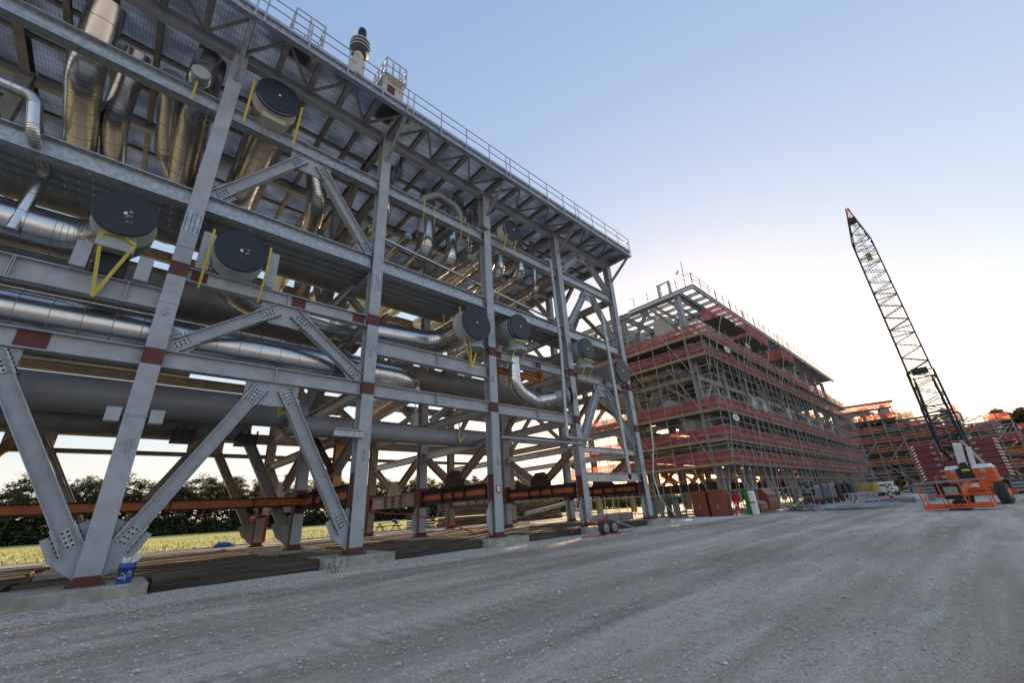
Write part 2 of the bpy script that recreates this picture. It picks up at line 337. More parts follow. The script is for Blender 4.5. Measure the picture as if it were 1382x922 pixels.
    for args in ((12.6, 13.3, 15.5, 16.5, (.86, .82, .76), .6), (11.0, 11.6, 12.2, 12.8, (.26, .21, .17), .5), (8.6, 8.9, 9.3, 9.7, (.3, .25, .21), .35), (4.9, 5.2, 5.6, 6.0, (.3, .25, .21), .3)):
        f_, c_ = strip(*args); c = mix(f_, c, c_)
        l.new(c, b.inputs['Base Color'])
    v2 = n.new('ShaderNodeTexVoronoi'); v2.inputs['Scale'].default_value = 18; l.new(tc.outputs['Object'], v2.inputs[0])
    h1 = n.new('ShaderNodeMath'); h1.operation = 'ADD'; l.new(nz(8, 8, (.5, 1, 1)), h1.inputs[0]); l.new(nz(70, 3), h1.inputs[1])
    h2 = n.new('ShaderNodeMath'); h2.operation = 'SUBTRACT'; l.new(h1.outputs[0], h2.inputs[0]); l.new(v2.outputs['Distance'], h2.inputs[1])
    bp = n.new('ShaderNodeBump'); bp.inputs['Strength'].default_value = .8; bp.inputs['Distance'].default_value = .05
    l.new(h2.outputs[0], bp.inputs['Height']); l.new(bp.outputs[0], b.inputs['Normal']); return Mt
def spaced(a0, a1, fine0, fine1, st, grow=1.12, mx_=60):
    xs = list(np.arange(fine0, fine1, st)); s_ = st; x = xs[-1]
    while x < a1: s_ = min(s_ * grow, mx_); x += s_; xs.append(x)
    s_ = st; x = xs[0]; pre = []
    while x > a0: s_ = min(s_ * grow, mx_); x -= s_; pre.append(x)
    return np.array(pre[::-1] + xs)
xs = spaced(-1500, 2500, -2.5, 22, .07, 1.04); ys = spaced(-1500, 2000, -2, 13.0, .05, 1.05)
X, Y = np.meshgrid(xs, ys, indexing='ij')
Zg = .022 * noise2(X * 1.0, Y * 2.2, 3) + .012 * noise2(X * 4, Y * 7, 5)
# tyre ruts running along the yard, with lug marks
for k, (yr, wd, dp) in enumerate(((3.2, .28, .02), (5.1, .28, .022), (7.6, .22, .02), (9.3, .25, .025), (10.6, .2, .015))):
    yc = yr + .5 * np.sin(X * .12 + k) + .04 * X; dd = np.abs(Y - yc)
    rut = np.exp(-(dd / wd) ** 2); lug = .5 + .5 * np.sin(X * 24 + np.sign(Y - yc) * (Y - yc) * 18)
    Zg -= rut * dp * 1.5 * (.35 + .65 * lug)
near = np.exp(-((np.hypot(X - 8, Y - 6)) / 45) ** 2); Zg *= near
Zg[(Y > 11.2)] *= .6
nx, ny = X.shape
gb = MB(); gb.v = np.stack([X, Y, Zg], -1).reshape(-1, 3).tolist()
idx = np.arange(nx * ny).reshape(nx, ny); F = np.stack([idx[:-1, :-1], idx[1:, :-1], idx[1:, 1:], idx[:-1, 1:]], -1).reshape(-1, 4)
gb.f = F.tolist(); gb.mi = [0] * len(gb.f); gb.sm = [True] * len(gb.f)
struct(gb.build('ground', ground_material()))
# gravel haul road behind the module, grass field beyond
M['road'] = mat('pale_gravel_road', (.42, .39, .35), .95, 0, .3, 1, c2=(.26, .24, .22), bump=.4, bscale=25, stretch=(.3, 1, 1))
M['grass'] = mat('mown_grass', (.5, .44, .12), .95, 0, .4, .25, c2=(.26, .28, .07), bump=.8, bscale=14, thr=(.3, .62), detail=9, stretch=(.5, 1, 1))
b = MB(); b.add([(-400, 30.5, .035), (160, 30.5, .035), (160, 39.3, .035), (-400, 35.2, .035)], [(0, 1, 2, 3)]); struct(b.build('gravel_road', 'road'))
b = MB(); xs_ = np.linspace(-400, 240, 321); yb = 38.6 + .045 * xs_ + .25 * np.sin(xs_ * 1.7)
vs = [(x, y, .045) for x, y in zip(xs_, yb)] + [(x, 420, .045) for x in xs_]; n_ = len(xs_)
b.add(vs, [(i, i + 1, n_ + i + 1, n_ + i) for i in range(n_ - 1)]); struct(b.build('grass_field', 'grass'))
# tufts of longer grass
b = MB()
for i in range(6000):
    x = random.uniform(-30, 60); y = 38.8 + .045 * x + random.random() ** 1.5 * 45; h = random.uniform(.05, .2); w = .06; a_ = random.uniform(0, 3.14)
    lx, ly = random.gauss(0, .06), random.gauss(0, .06)
    b.add([(x - w * math.cos(a_), y - w * math.sin(a_), .04), (x + w * math.cos(a_), y + w * math.sin(a_), .04), (x + lx, y + ly, .04 + h)], [(0, 1, 2)])
tag(b.build('grass_tufts', 'grass'), 'tufts of golden green grass along the near edge of the field', 'grass', kind='stuff')
# loose stones on the yard
b = MB(); ico = [(0, 0, 1), (.9, 0, .2), (.2, .85, .1), (-.8, .4, .15), (-.6, -.7, .1), (.4, -.8, .2), (0, 0, -.4)]
icf = [(0, 1, 2), (0, 2, 3), (0, 3, 4), (0, 4, 5), (0, 5, 1), (6, 2, 1), (6, 3, 2), (6, 4, 3), (6, 5, 4), (6, 1, 5)]
for i in range(30000):
    if i < 15000: x = random.uniform(-3, 26); y = 13.2 - abs(random.gauss(0, .8)) + .01 * x; 
    else: x = -2 + 26 * random.random() ** 1.6; y = random.uniform(.5, 12)
    if y > 13.1: continue
    s_ = random.uniform(.009, .026) * (1.9 if random.random() < .04 else 1); c_, s2 = math.cos(i), math.sin(i)
    b.add([(x + (px * c_ - py * s2) * s_, y + (px * s2 + py * c_) * s_ * .8, .008 + pz * s_ * .6) for px, py, pz in ico], icf)
M['stone'] = mat('pale_limestone', (.72, .67, .6), .9, 0, .65, 9)
tag(b.build('loose_stones', 'stone'), 'pale loose limestone chips scattered over the yard', 'stones', kind='stuff')

# ------------------------------------------------------------------ the big pipe rack module
X0, DX, YR, ZB = 0.0, 6.027, (14.17, 20.19, 26.22), .276
XC = [X0 + DX * i for i in range(-2, 5)]           # column lines; index 2 is the nearest
L1, L2, L3, L4, LR = 5.68, 8.38, 11.05, 15.15, 18.2
ordinal = ['', '', 'nearest', 'second', 'third', 'fourth', 'last']
mod = thing('pipe_rack_module', 'tall open grey steel pipe rack module filling the left half of the yard', 'steel structure', (X0, YR[0], 0))
def gusset(bm, c, w, h, y, t=.03, cut=.3):
    x, z = c; bm.add([(x - w / 2, y - t, z), (x + w / 2, y - t, z), (x + w / 2, y - t, z - h * (1 - cut)), (x + w * .3, y - t, z - h), (x - w * .3, y - t, z - h), (x - w / 2, y - t, z - h * (1 - cut)),
                     (x - w / 2, y + t, z), (x + w / 2, y + t, z), (x + w / 2, y + t, z - h * (1 - cut)), (x + w * .3, y + t, z - h), (x - w * .3, y + t, z - h), (x - w / 2, y + t, z - h * (1 - cut))],
                    [(0, 5, 4, 3, 2, 1), (6, 7, 8, 9, 10, 11), (0, 1, 7, 6), (1, 2, 8, 7), (2, 3, 9, 8), (3, 4, 10, 9), (4, 5, 11, 10), (5, 0, 6, 11)])
def boltplate(bm, p, d, ln, w, y, rows=2, mi=0, mb=1):
    """bolted splice plate lying on the front (-Y) face; p centre (x,z), d direction (x,z)"""
    d = Vector((d[0], 0, d[1])).normalized(); q = Vector((d.z, 0, -d.x)); c = Vector((p[0], y, p[1]))
    bm.bar(c - d * ln / 2, c + d * ln / 2, w, .02, (0, -1, 0.001), mi)
    k = max(2, int(ln / .1))
    for i in range(k):
        for j in range(rows):
            o = c + d * (ln * ((i + .5) / k - .5)) + q * (w * ((j + .5) / rows - .5)); bm.box(o.x - .02, y - .04, o.z - .02, o.x + .02, y - .01, o.z + .02, mb)
def kbrace(xa, za, xb, zb, y, matn='grey', d=.36, w=.3, plates=True, label=None):
    """inclined I brace in an X-Z plane, web facing the yard, ends bolted"""
    a_ = Vector((xa, y, za)); b_ = Vector((xb, y, zb)); dr = (b_ - a_).normalized(); up = Vector((-dr.z, 0, dr.x))
    bm = MB(); bm.ibeam(a_ + dr * .0, b_, d, w, up, .022)
    o = bm.build('brace', matn, mod)
    if plates:
        for c in (a_ + dr * .12, b_ - dr * .12):
            pm = MB(); boltplate(pm, (c.x, c.z), (dr.x, dr.z), .44, .17, y - .035, 2)
            for s_ in (-1, 1):
                cc = c + up * s_ * (d / 2 + .016); pm.bar(cc - dr * .32 + Vector((0, -.0, 0)), cc + dr * .32, w * .96, .022, up, 0)
                for k in range(6):
                    q = cc + dr * (-.28 + k * .11)
                    for yy in (-.12, .12): pm.box(q.x - .022, y + yy - .022, q.z - .022, q.x + .022, y + yy + .022, q.z + .022, 1) if False else pm.bar(q + up * s_ * .01 + Vector((0, yy, 0)), q + up * s_ * .045 + Vector((0, yy, 0)), .04, .04, (0, 1, 0), 1)
            pm.build('bolted_splice', ['galv', 'blackm'], o)
    return o
# columns
for r, y in enumerate(YR):
    for i, x in enumerate(XC):
        ztop = LR + .05; bm = MB(); bm.ibeam((x, y, ZB + .06), (x, y, ztop), .44, .44 if r == 0 else .4, (0, 1, 0), .03)
        bm.box(x - .32, y - .32, ZB + .012, x + .32, y + .32, ZB + .058, 1)                       # base plate
        bm.box(x - .223, y - .2235, ZB + .06, x + .223, y + .2235, ZB + .2, 1)
        if r == 0:
            for z in (L1, L2 + .05): bm.box(x - .222, y - .2235, z - .23, x + .222, y - .15, z + .23, 1)
            for z in (1.75, 2.1, 2.42): pass
            bm.box(x - .2235, y - .19, 1.65, x - .19, y + .19, 2.75, 1) if i >= 3 else None
            for kx in (-.11, .11):
                for kz in range(8): bm.box(x + kx - .075, y - .243, 9.78 + kz * .09, x + kx - .045, y - .224, 9.815 + kz * .09, 2); bm.box(x + kx + .045, y - .243, 9.78 + kz * .09, x + kx + .075, y - .224, 9.815 + kz * .09, 2)
            bm.box(x - .2225, y - .229, 9.72, x + .2225, y - .19, 10.52, 3)
            for z in (4.05, 7.3, 9.2): bm.box(x - .235, y - .235, z, x + .235, y - .18, z + .03)
        else:
            bm.box(x - .203, y - .2235, 1.65, x + .203, y + .2235, 2.6, 1)
        if r == 0: bm.box(x + .02, y - .3, 3.15, x + .05, y - .224, 3.5); bm.box(x - .04, y - .3, 6.9, x - .01, y - .224, 7.2)
        # foot gusset
        if i >= 4: bm.add([(x - .2, y - .02, ZB + .1), (x - .2, y - .02, 1.75), (x - .5, y - .02, 1.3), (x - .5, y - .02, .7), (x - .3, y - .02, ZB + .1), (x - .2, y + .02, ZB + .1), (x - .2, y + .02, 1.75), (x - .5, y + .02, 1.3), (x - .5, y + .02, .7), (x - .3, y + .02, ZB + .1)],
                          [(0, 1, 2, 3, 4), (9, 8, 7, 6, 5), (1, 6, 7, 2), (2, 7, 8, 3), (3, 8, 9, 4)])
        c = bm.build('column', ['grey' if r == 0 else ('beige' if r == 2 else 'grey'), 'redpatch', 'blackm', 'galv'], mod)
# front longitudinal beams, one per bay and level
def redp(bm, x, z, d, y, w=.5): bm.box(x - w / 2, y - .028, z - d / 2 + .03, x + w / 2, y - .01, z + d / 2 - .03, 1)
for i in range(len(XC) - 1):
    xa, xb = XC[i] + .224, XC[i + 1] - .224; xm = (xa + xb) / 2
    for z, d, w, mt in ((L1, .5, .3, 'grey'), (L2, .45, .3, 'grey'), (L3, .62, .34, 'galv'), (L4, .6, .34, 'galv'), (LR - .05, .5, .3, 'grey')):
        y = YR[0]; zz = z
        if z == L2 and i in (0, 1, 3): zz = 7.4; d = .62
        if z == L1 and i == 5: continue
        bm = MB(); bm.ibeam((xa, y, zz), (xb, y, zz), d, w, (0, 0, 1), .03)
        if z in (L1, L2):
            bm.box(xm - .012, y - w / 2 + .005, zz - d / 2 + .03, xm + .012, y - .01, zz + d / 2 - .03)
            if z == L1 and i <= 1: redp(bm, xa + 3.6, zz, d, y, .55); redp(bm, xa + 1.7, zz, d, y, .35)
            if z == L2 and i not in (0, 1, 3): redp(bm, xb - .3, zz, d, y, .45); redp(bm, xa + .3, zz, d, y, .4); redp(bm, xm + .35, zz, d, y, .45)
            if z == L2 and i == 1:
                for q in (xb - 3.2, xb - 2.75, xb - 1.15, xb - .7): bm.box(q - .012, y - .145, zz - d / 2 + .03, q + .012, y - .01, zz + d / 2 - .03)
        bm.build('beam', [mt, 'redpatch'], mod)
    # secondary line just behind at L1/L2
    if i >= 2:
        bm = MB(); bm.ibeam((xa, YR[0] + .9, L2 - .75), (xb, YR[0] + .9, L2 - .75), .36, .25); bm.build('beam', 'grey', mod) if i == 3 else None
# bottom link beams in the last bay
bm = MB(); bm.ibeam((XC[5] + .22, YR[0], 2.67), (XC[6] - .22, YR[0], 2.67), .46, .3); bm.build('beam', 'galv', mod)
bm = MB(); bm.ibeam((XC[5] + .22, YR[0], 4.15), (XC[6] - .22, YR[0], 4.15), .3, .25); bm.build('beam', 'galv', mod)
# rear rows: continuous beams
for y, mt in ((YR[1], 'grey'), (YR[2], 'beige')):
    for z, d in ((L1, .5), (L2, .45), (L3, .55), (L4, .55), (LR - .05, .5)) + (((4.75, .18),) if y == YR[2] else ()):
        bm = MB()
        for i in range(len(XC) - 1): bm.ibeam((XC[i] + .22, y, z), (XC[i + 1] - .22, y, z), d, .3)
        bm.build('rear_beam', mt, mod)
# diagonal braces, front face
def inv_v(i, zt, zb, dxb=.45, y=YR[0], d=.36, foot=True, mt='grey', gp=True):
    xa, xb = XC[i], XC[i + 1]; xm = (xa + xb) / 2
    kbrace(xa + dxb, zb, xm - .42, zt - .32, y, mt, d, .3, gp); kbrace(xb - dxb, zb, xm + .42, zt - .32, y, mt, d, .3, gp)
    gm = MB(); gusset(gm, (xm, zt), 1.5, .72, y); gm.build('gusset_plate', mt, mod)
    if foot:
        for x, s_ in ((xa + .22, 1), (xb - .22, -1)):
            gm = MB(); gm.add([(x, y - .028, zb - .75 if zb < 2 else zb - .2), (x + s_ * .5, y - .028, zb - .35 if zb < 2 else zb - .2), (x + s_ * .72, y - .028, zb + .1), (x, y - .028, zb + .5),
                    (x, y + .028, zb - .75 if zb < 2 else zb - .2), (x + s_ * .5, y + .028, zb - .35 if zb < 2 else zb - .2), (x + s_ * .72, y + .028, zb + .1), (x, y + .028, zb + .5)],
                   [(0, 1, 2, 3), (7, 6, 5, 4), (0, 4, 5, 1), (1, 5, 6, 2), (2, 6, 7, 3)]); gm.build('gusset_plate', mt, mod)
for i in (1, 2): inv_v(i, L1 - .25, 1.15)
inv_v(0, L1 - .25, 1.15, gp=False)
inv_v(2, L2 - .22, L1 + .5)
inv_v(2, L4 - .3, L3 + .55); inv_v(5, L4 - .3, L3 + .5); inv_v(5, L2 - .22, 4.6, d=.4); inv_v(5, LR - .3, L4 + .5)
for y in YR[1:]:
    for i in (1, 2): inv_v(i, L1 - .25, 1.15, y=y, mt='joist' if y == YR[1] else 'beige', gp=False)
    inv_v(3, L2 - .22, L1 + .5, y=y, mt='beige', gp=False, foot=False); inv_v(4, L2 - .22, L1 + .5, y=y, mt='grey', gp=False, foot=False)
    for i in (3, 5): inv_v(i, L3 - .3, L2 + .5, y=y, mt='beige', gp=False, foot=False); 
# transverse frames
for i, x in enumerate(XC):
    for r in (0, 1):
        ya, yb = YR[r] + .224, YR[r + 1] - .224; ym = (ya + yb) / 2; dk = r == 0
        if i >= 3:          # girder with K bracing above it
            bm = MB(); bm.ibeam((x, ya, 2.1), (x, yb, 2.1), .66, .34, (0, 0, 1), .03)
            if dk: bm.box(x - .022, ya, 1.98, x - .016, yb, 2.2, 1)  # orange band along the middle of the dark web
            for q in (ya + .25, ym - .9, ym, ym + .9): bm.box(x - .165, q - .012, 1.8, x - .012, q + .012, 2.4, 2 if dk else 0)
            bm.box(x - .02, ym - .8, 2.43, x + .02, ym + .8, 2.85, 0)
            bm.add([(x - .02, ym - .8, 2.85), (x - .02, ym + .8, 2.85), (x - .02, ym + .35, 3.2), (x - .02, ym - .35, 3.2), (x + .02, ym - .8, 2.85), (x + .02, ym + .8, 2.85), (x + .02, ym + .35, 3.2), (x + .02, ym - .35, 3.2)], [(0, 1, 2, 3), (7, 6, 5, 4), (0, 3, 7, 4), (1, 5, 6, 2)])
            bm.build('cross_girder', ['darkrust' if dk else 'beige', 'orange_brown', 'darkrust'], mod)
            for s_, ye in ((-1, ya + .25), (1, yb - .25)):
                bm = MB(); p0 = Vector((x, ym + s_ * .62, 2.85)); p1 = Vector((x, ye, 4.05)); dr = (p1 - p0).normalized(); up = Vector((0, -dr.z, dr.y))
                bm.ibeam(p0, p1, .3, .28, up, .02)
                if dk: bm.bar(p0 + Vector((-.016, 0, 0)), p1 + Vector((-.016, 0, 0)), .012, .1, up, 1)
                bm.build('cross_brace', ['joist' if dk else 'beige', 'orange_brown'], mod)
        bm = MB(); bm.ibeam((x, ya, 4.2), (x, yb, 4.2), .34, .26); bm.build('cross_beam', 'galv' if i > 3 else 'beige', mod)
        for z, d in ((L1 + .02, .42), (L2, .42), (L3, .5), (L4, .5)):
            bm = MB(); bm.ibeam((x, ya, z), (x, yb, z), d, .28); bm.build('cross_beam', ('grey' if r == 0 else 'beige') if z < L4 else 'joist', mod)
        for zt, zb in ((L2 - .2, L1 + .3), (L3 - .25, L2 + .3), (L4 - .25, L3 + .3), (LR - .3, L4 + .3)):
            if (i + int(zt)) % 3 == 0: continue
            bm = MB()
            for ye, s_ in ((ya + .1, 1), (yb - .1, -1)):
                p0 = Vector((x, ye, zb)); p1 = Vector((x, ym - s_ * .3, zt)); dr = (p1 - p0).normalized(); bm.ibeam(p0, p1, .26, .24, (0, -dr.z, dr.y), .02)
            bm.build('cross_brace', 'joist' if zt > L3 else 'beige', mod)
# orange temporary support frame inside the second column
t = thing('temporary_support_frame', 'orange painted temporary support frame under the big grey pipe beside the second front column', 'frame', (5.2, 17, 0))
bm = MB(); bm.ibeam((6.1, 16.4, 2.45), (6.1, 16.4, 4.75), .3, .3, (0, 1, 0)); bm.build('post', 'orange', t)
bm = MB(); bm.ibeam((3.9, 16.4, 4.6), (6.4, 16.4, 4.6), .34, .28); bm.build('crosshead', 'orange', t)
bm = MB(); bm.ibeam((5.0, 16.4, 4.4), (5.95, 16.4, 3.0), .2, .2, (1, 0, 0)); bm.build('knee_brace', 'rust', t)
bm = MB(); bm.ibeam((XC[1] + .3, YR[1] - .5, 2.12), (6.1, YR[1] - .5, 2.12), .36, .3); bm.box(XC[1] + .3, YR[1] - .523, 2.0, 6.1, YR[1] - .513, 2.26, 1)
for q in (1.6, 4.2): bm.box(q - .01, YR[1] - .64, 1.97, q + .01, YR[1] - .51, 2.27, 0)
bm.build('sill_beam', ['darkrust', 'orange_brown'], t)
# orange channel near fourth column
bm = MB(); bm.ibeam((XC[4] + .4, 14.9, 7.95), (XC[5] - 1.6, 14.9, 7.95), .3, .22); bm.ibeam((XC[5] - 1.75, 14.9, 7.8), (XC[5] - 1.75, 14.9, 8.5), .25, .22, (0, 1, 0))
tag(bm.build('spreader_beam', 'orange'), 'orange painted beam between the third and fourth front columns under the grey tee pipe', 'beam')
# roof: deck, joists, purlins, edge
YE, YBK, XL, XR = 12.2, 27.4, XC[0] - 1, XC[-1] + .25
NJ = 5; k = 0
for i in range(len(XC)):
    for q in range(NJ):
        x = XC[i] + DX * q / NJ
        if x > XC[-1] + .01: break
        big = q == 0; bm = MB(); ya = YE + .12
        bm.ibeam((x, ya, LR + (.0 if big else .08)), (x, YR[0] - .16, LR + (.0 if big else .08)), .4 if big else .24, .2)
        bm.ibeam((x, YR[0] + .16, LR + (.0 if big else .08)), (x, YBK, LR + (.0 if big else .08)), .5 if big else .24, .28 if big else .18)
        bm.build('roof_joist', 'joist', mod)
for y in (16.2, 18.2, 22.2, 24.2):
    bm = MB(); bm.ibeam((XL, y, LR + .12), (XR, y, LR + .12), .16, .14); bm.build('purlin', 'joist', mod)
bm = MB(); bm.ibeam((XL, YE, LR), (XR, YE, LR), .42, .22); bm.build('edge_beam', 'galv', mod)
bm = MB(); bm.ibeam((XL, YBK, LR), (XR, YBK, LR), .42, .22); bm.build('edge_beam', 'joist', mod)
for i in range(1, len(XC)):
    bm = MB(); bm.ibeam((XC[i], YE + .1, LR - .25), (XC[i], YR[0] - .235, LR - 1.55), .14, .14, (1, 0, 0)); bm.build('knee_brace', 'galv', mod)
bm = MB()
for i in range(len(XC) - 1):
    for q, (f0, f1) in enumerate(((0, 1), (2, 1), (2, 3), (4, 3), (4, 5))):
        bm.bar((XC[i] + DX * f0 / 5, YR[0] - .2, LR - .02), (XC[i] + DX * f1 / 5, YE + .15, LR - .02), .09, .09)
bm.build('overhang_bracing', 'joist', mod)
bm = MB(); xx = XL
bm.box(XL, YE - .06, LR + .222, XR, YBK, LR + .262); bm.build('grating_deck', 'grating', mod)
bm = MB(); bm.box(XL, YE - .09, LR + .215, XR + .02, YE - .065, LR + .36); bm.box(XR + .001, YE - .06, LR + .215, XR + .02, YBK, LR + .36); bm.build('toe_board', 'galv', mod)
bm = MB(); zd = LR + .27
for i in range(int((XR - XL) / 1.5) + 1):
    x = XR - .05 - i * 1.5; bm.bar((x, YE - .115, zd - .45), (x, YE - .115, zd + 1.05), .06, .02, (0, 1, 0))
    if i % 4 == 0 and i: bm.bar((x - .3, YE - .115, zd - .45), (x - .3, YE - .115, zd + 1.05), .06, .02, (0, 1, 0))
for h in (.55, 1.05): bm.tube((XL, YE - .115, zd + h), (XR, YE - .115, zd + h), .026, 6); bm.tube((XR, YE - .115, zd + h), (XR, YBK, zd + h), .026, 6)
for i in range(10): bm.bar((XR, YE + 1.5 * i, zd - .1), (XR, YE + 1.5 * i, zd + 1.05), .06, .02)
bm.build('handrail', 'galv', mod)
# roof-top equipment near the edge
t = thing('wrapped_relief_valve', 'valve wrapped in black plastic with white tape standing above the roof rail', 'valve', (3.72, 12.35, LR + .26))
bm = MB(); bm.rings([(3.72, 12.35, LR + .27), (3.72, 12.35, LR + 1.25), (3.72, 12.35, LR + 1.35), (3.72, 12.35, LR + 1.80)], [.3, .3, .2, .2], 16); bm.build('pedestal', 'cream', t)
bm = MB(); bm.rings([(3.72, 12.35, LR + 1.75), (3.73, 12.35, LR + 1.95), (3.76, 12.35, LR + 2.55), (3.76, 12.35, LR + 2.75)], [.25, .42, .38, .2], 14); bm.build('valve_body', 'wrap', t)
bm = MB()
for z in (2.0, 2.22, 2.44): bm.rings([(3.74, 12.35, LR + z), (3.74, 12.35, LR + z + .03)], [.43, .43], 14)
bm.build('white_tape', 'white', t)
bm = MB(); bm.rings([(3.76, 12.35, LR + 2.75), (3.76, 12.35, LR + 3.45), (3.76, 12.35, LR + 3.55)], [.17, .17, .1], 12)
for z in range(6): bm.rings([(3.76, 12.35, LR + 2.8 + z * .1), (3.76, 12.35, LR + 2.84 + z * .1)], [.185, .185], 12)
bm.build('wrapped_stem', ['wrap'], t)
def railbox(name, label, x0, y0, x1, y1, z0, h, n=3, matn='galv'):
    bm = MB(); cs = [(x0, y0), (x1, y0), (x1, y1), (x0, y1)]
    for i in range(4):
        (ax, ay), (bx, by) = cs[i], cs[(i + 1) % 4]
        for q in range(n): f = q / n; bm.bar((ax + (bx - ax) * f, ay + (by - ay) * f, z0), (ax + (bx - ax) * f, ay + (by - ay) * f, z0 + h), .06, .06, (0, 1, 0))
        for g in (.5, 1): bm.tube((ax, ay, z0 + h * g), (bx, by, z0 + h * g), .028, 6)
    bm.box(x0 - .05, y0 - .05, z0 - .06, x1 + .05, y1 + .05, z0 - .01)
    return tag(bm.build(name, matn), label, 'platform rail')
railbox('access_platform', 'small railed access platform above the roof edge right of the wrapped valve', 5.0, 12.4, 6.0, 13.7, LR + 1.95, 1.05)
bm = MB(); bm.box(5.05, 12.45, LR + .28, 5.95, 13.6, LR + 1.5); bm.box(5.15, 12.43, LR + .6, 5.5, 12.445, LR + 1.3, 1); bm.bbox(6.15, 12.45, LR + .28, 6.55, 13.0, LR + 1.0, .03, 2); [bm.box(x_, y_, LR + 1.5, x_ + .08, y_ + .08, LR + 1.89) for x_ in (5.05, 5.87) for y_ in (12.45, 13.52)]
tag(bm.build('roof_equipment_skid', ['cream', 'rust', 'white']), 'cream equipment boxes on the roof edge below the railed platform', 'equipment')
railbox('stair_guard', 'low grey guard frame standing on the roof edge left of the wrapped valve', 1.2, 12.35, 2.3, 13.2, LR + .36, 1.7, 2)
# pipe work -------------------------------------------------------------
def pipe(name, label, pts, r, mt='clad', bands=.9, bend=None, caps=(), cat='pipe', group=None, n=28):
    t = thing(name, label, cat, tuple(pts[0]), group); pipe_mesh(pts, r, bend, bands, n=n).build('pipe_run', [mt, 'seam'], t); return t
Z = {}
p = pipe('insulated_pipe', 'long shiny aluminium clad pipe on the lowest front beams, ending in an elbow', [(-13, 15.35, 6.72), (8.9, 15.35, 6.72), (8.7, 19.5, 6.3)], .62, 'clad', .6, 1.35)
pipe('header_pipe', 'big smooth grey painted pipe slung under the lowest front beams', [(-13, 16.0, 4.93), (4.2, 16.0, 4.93), (4.55, 16.0, 4.93)], .5, 'pipe', None)
pipe('smaller_header_pipe', 'narrower grey painted pipe under the front beams between second and third columns', [(3.9, 15.6, 4.45), (11.2, 15.6, 4.45), (12.2, 15.6, 4.5)], .37, 'pipe', None)
pipe('drain_header', 'dark brown grey pipe running behind the big smooth grey pipe', [(-13, 17.6, 4.55), (2.9, 17.6, 4.55)], .42, 'pipeb', None)
pipe('dark_header', 'very wide dark pipe crossing behind the cable trays at upper left', [(-13, 17.7, 12.35), (11.3, 17.7, 12.35), (11.9, 17.7, 12.35)], .98, 'pipeb', None, n=40)
pipe('brown_header', 'wide dark brown pipe running just behind the two nearest black capped nozzles', [(-13, 18.6, 9.5), (7.2, 18.6, 9.5)], .76, 'pipeb', None, n=36)
pipe('rear_insulated_pipe', 'shiny clad pipe hidden low behind the front beams near the left edge', [(-13, 19.3, 7.3), (0, 19.3, 7.3), (1.2, 19.3, 7.3)], .6, 'cladd', .7)
# nozzle 1 : nearest with black cover
def scribble(t, c, r, seed):
    g = random.Random(seed); bm = MB()
    for k in range(7):
        x = c[0] + g.uniform(.05, .3) * r; z = c[2] + g.uniform(-.35, .2) * r; bm.bar((x, c[1] - .014, z), (x + g.uniform(-.06, .08), c[1] - .014, z + g.uniform(-.06, .06)), .012, .004, (0, 1, 0))
    bm.build('chalk_marks', 'white', t)
def nozzle(label, c, r, pts, pr, mt='clad', barrel='pipel', ring=None, ylen=1.15, straps=1, beamz=7.7, dot=True, name='capped_pipe'):
    t = thing(name, label, 'capped pipe', c)
    pipe_mesh(pts, pr, None, .55).build('pipe_run', [mt, 'seam'], t)
    x, y, z = c; bm = MB(); bm.rings([(x, y + .02, z), (x, y + ylen * .55, z), (x, y + ylen * .56, z), (x, y + ylen * .66, z), (x, y + ylen * .67, z), (x, y + ylen, z)], [r * .97, r * .97, r * 1.05, r * 1.05, r * .97, pr * 1.03], 40)
    bm.build('barrel', barrel, t); cap(t, (x, y, z), (0, -1, 0), r, 'black', ring, dot); return t
c = (-1.4, 13.42, 9.38)
t = nozzle('largest black capped nozzle on the left, left of the nearest front column', c, .665, [(-1.4, 14.1, 9.35), (-1.4, 15.7, 9.35), (-13, 15.7, 9.45)], .63, straps=1)
bm = MB(); bm.box(-1.72, 13.95, 7.72, -1.08, 14.3, 8.75); bm.box(-1.78, 13.62, 8.35, -1.02, 13.94, 8.85, 1); bm.build('saddle', ['blackm', 'pipel'], t); scribble(t, c, .7, 1)
strap([(-1.72, 13.58, 8.72), (-1.5, 13.97, 7.02), (-1.02, 13.58, 8.6), (-1.35, 13.56, 8.78), (-1.72, 13.58, 8.72)], .08, t)
for x in (-1.95, -.72): bm = MB(); bm.bar((x, 13.98, 7.72), (x, 13.98, 8.45), .3, .3, (0, 1, 0)); tag(bm.build('stub_post', 'grey'), 'short grey post on the lowered beam %s of the largest black capped nozzle' % ('left' if x < -1 else 'right'), 'post')
c = (1.33, 13.35, 9.3)
t = nozzle('black capped nozzle just right of the nearest front column between two short posts', c, .7, [(1.33, 14.1, 9.3), (1.33, 16.0, 9.1), (5, 16.1, 8.75), (10.6, 16.1, 9.15), (10.6, 14.1, 9.25)], .58, straps=2)
scribble(t, c, .7, 2)
for x in (.55, 2.12): strap([(x, 13.5, 9.85), (x, 13.5, 8.9), (x, 13.98, 8.0)], .065, t)
for k_, (x, w_) in enumerate(((.5, .32), (2.35, .28))): bm = MB(); bm.ibeam((x, 14.1, 8.62), (x, 14.1, 9.95), .3, w_, (0, 1, 0)); tag(bm.build('stub_post', 'grey'), 'short grey I post %s of the second black capped nozzle' % ('left' if k_ == 0 else 'right'), 'post')
c = (10.6, 13.25, 9.3)
cap(t, c, (0, -1, 0), .8); bm = MB(); bm.rings([(10.6, 13.27, 9.3), (10.6, 13.9, 9.3), (10.6, 13.91, 9.3), (10.6, 14.0, 9.3), (10.6, 14.3, 9.27)], [.78, .78, .84, .84, .6], 40); bm.build('barrel', 'pipel', t)
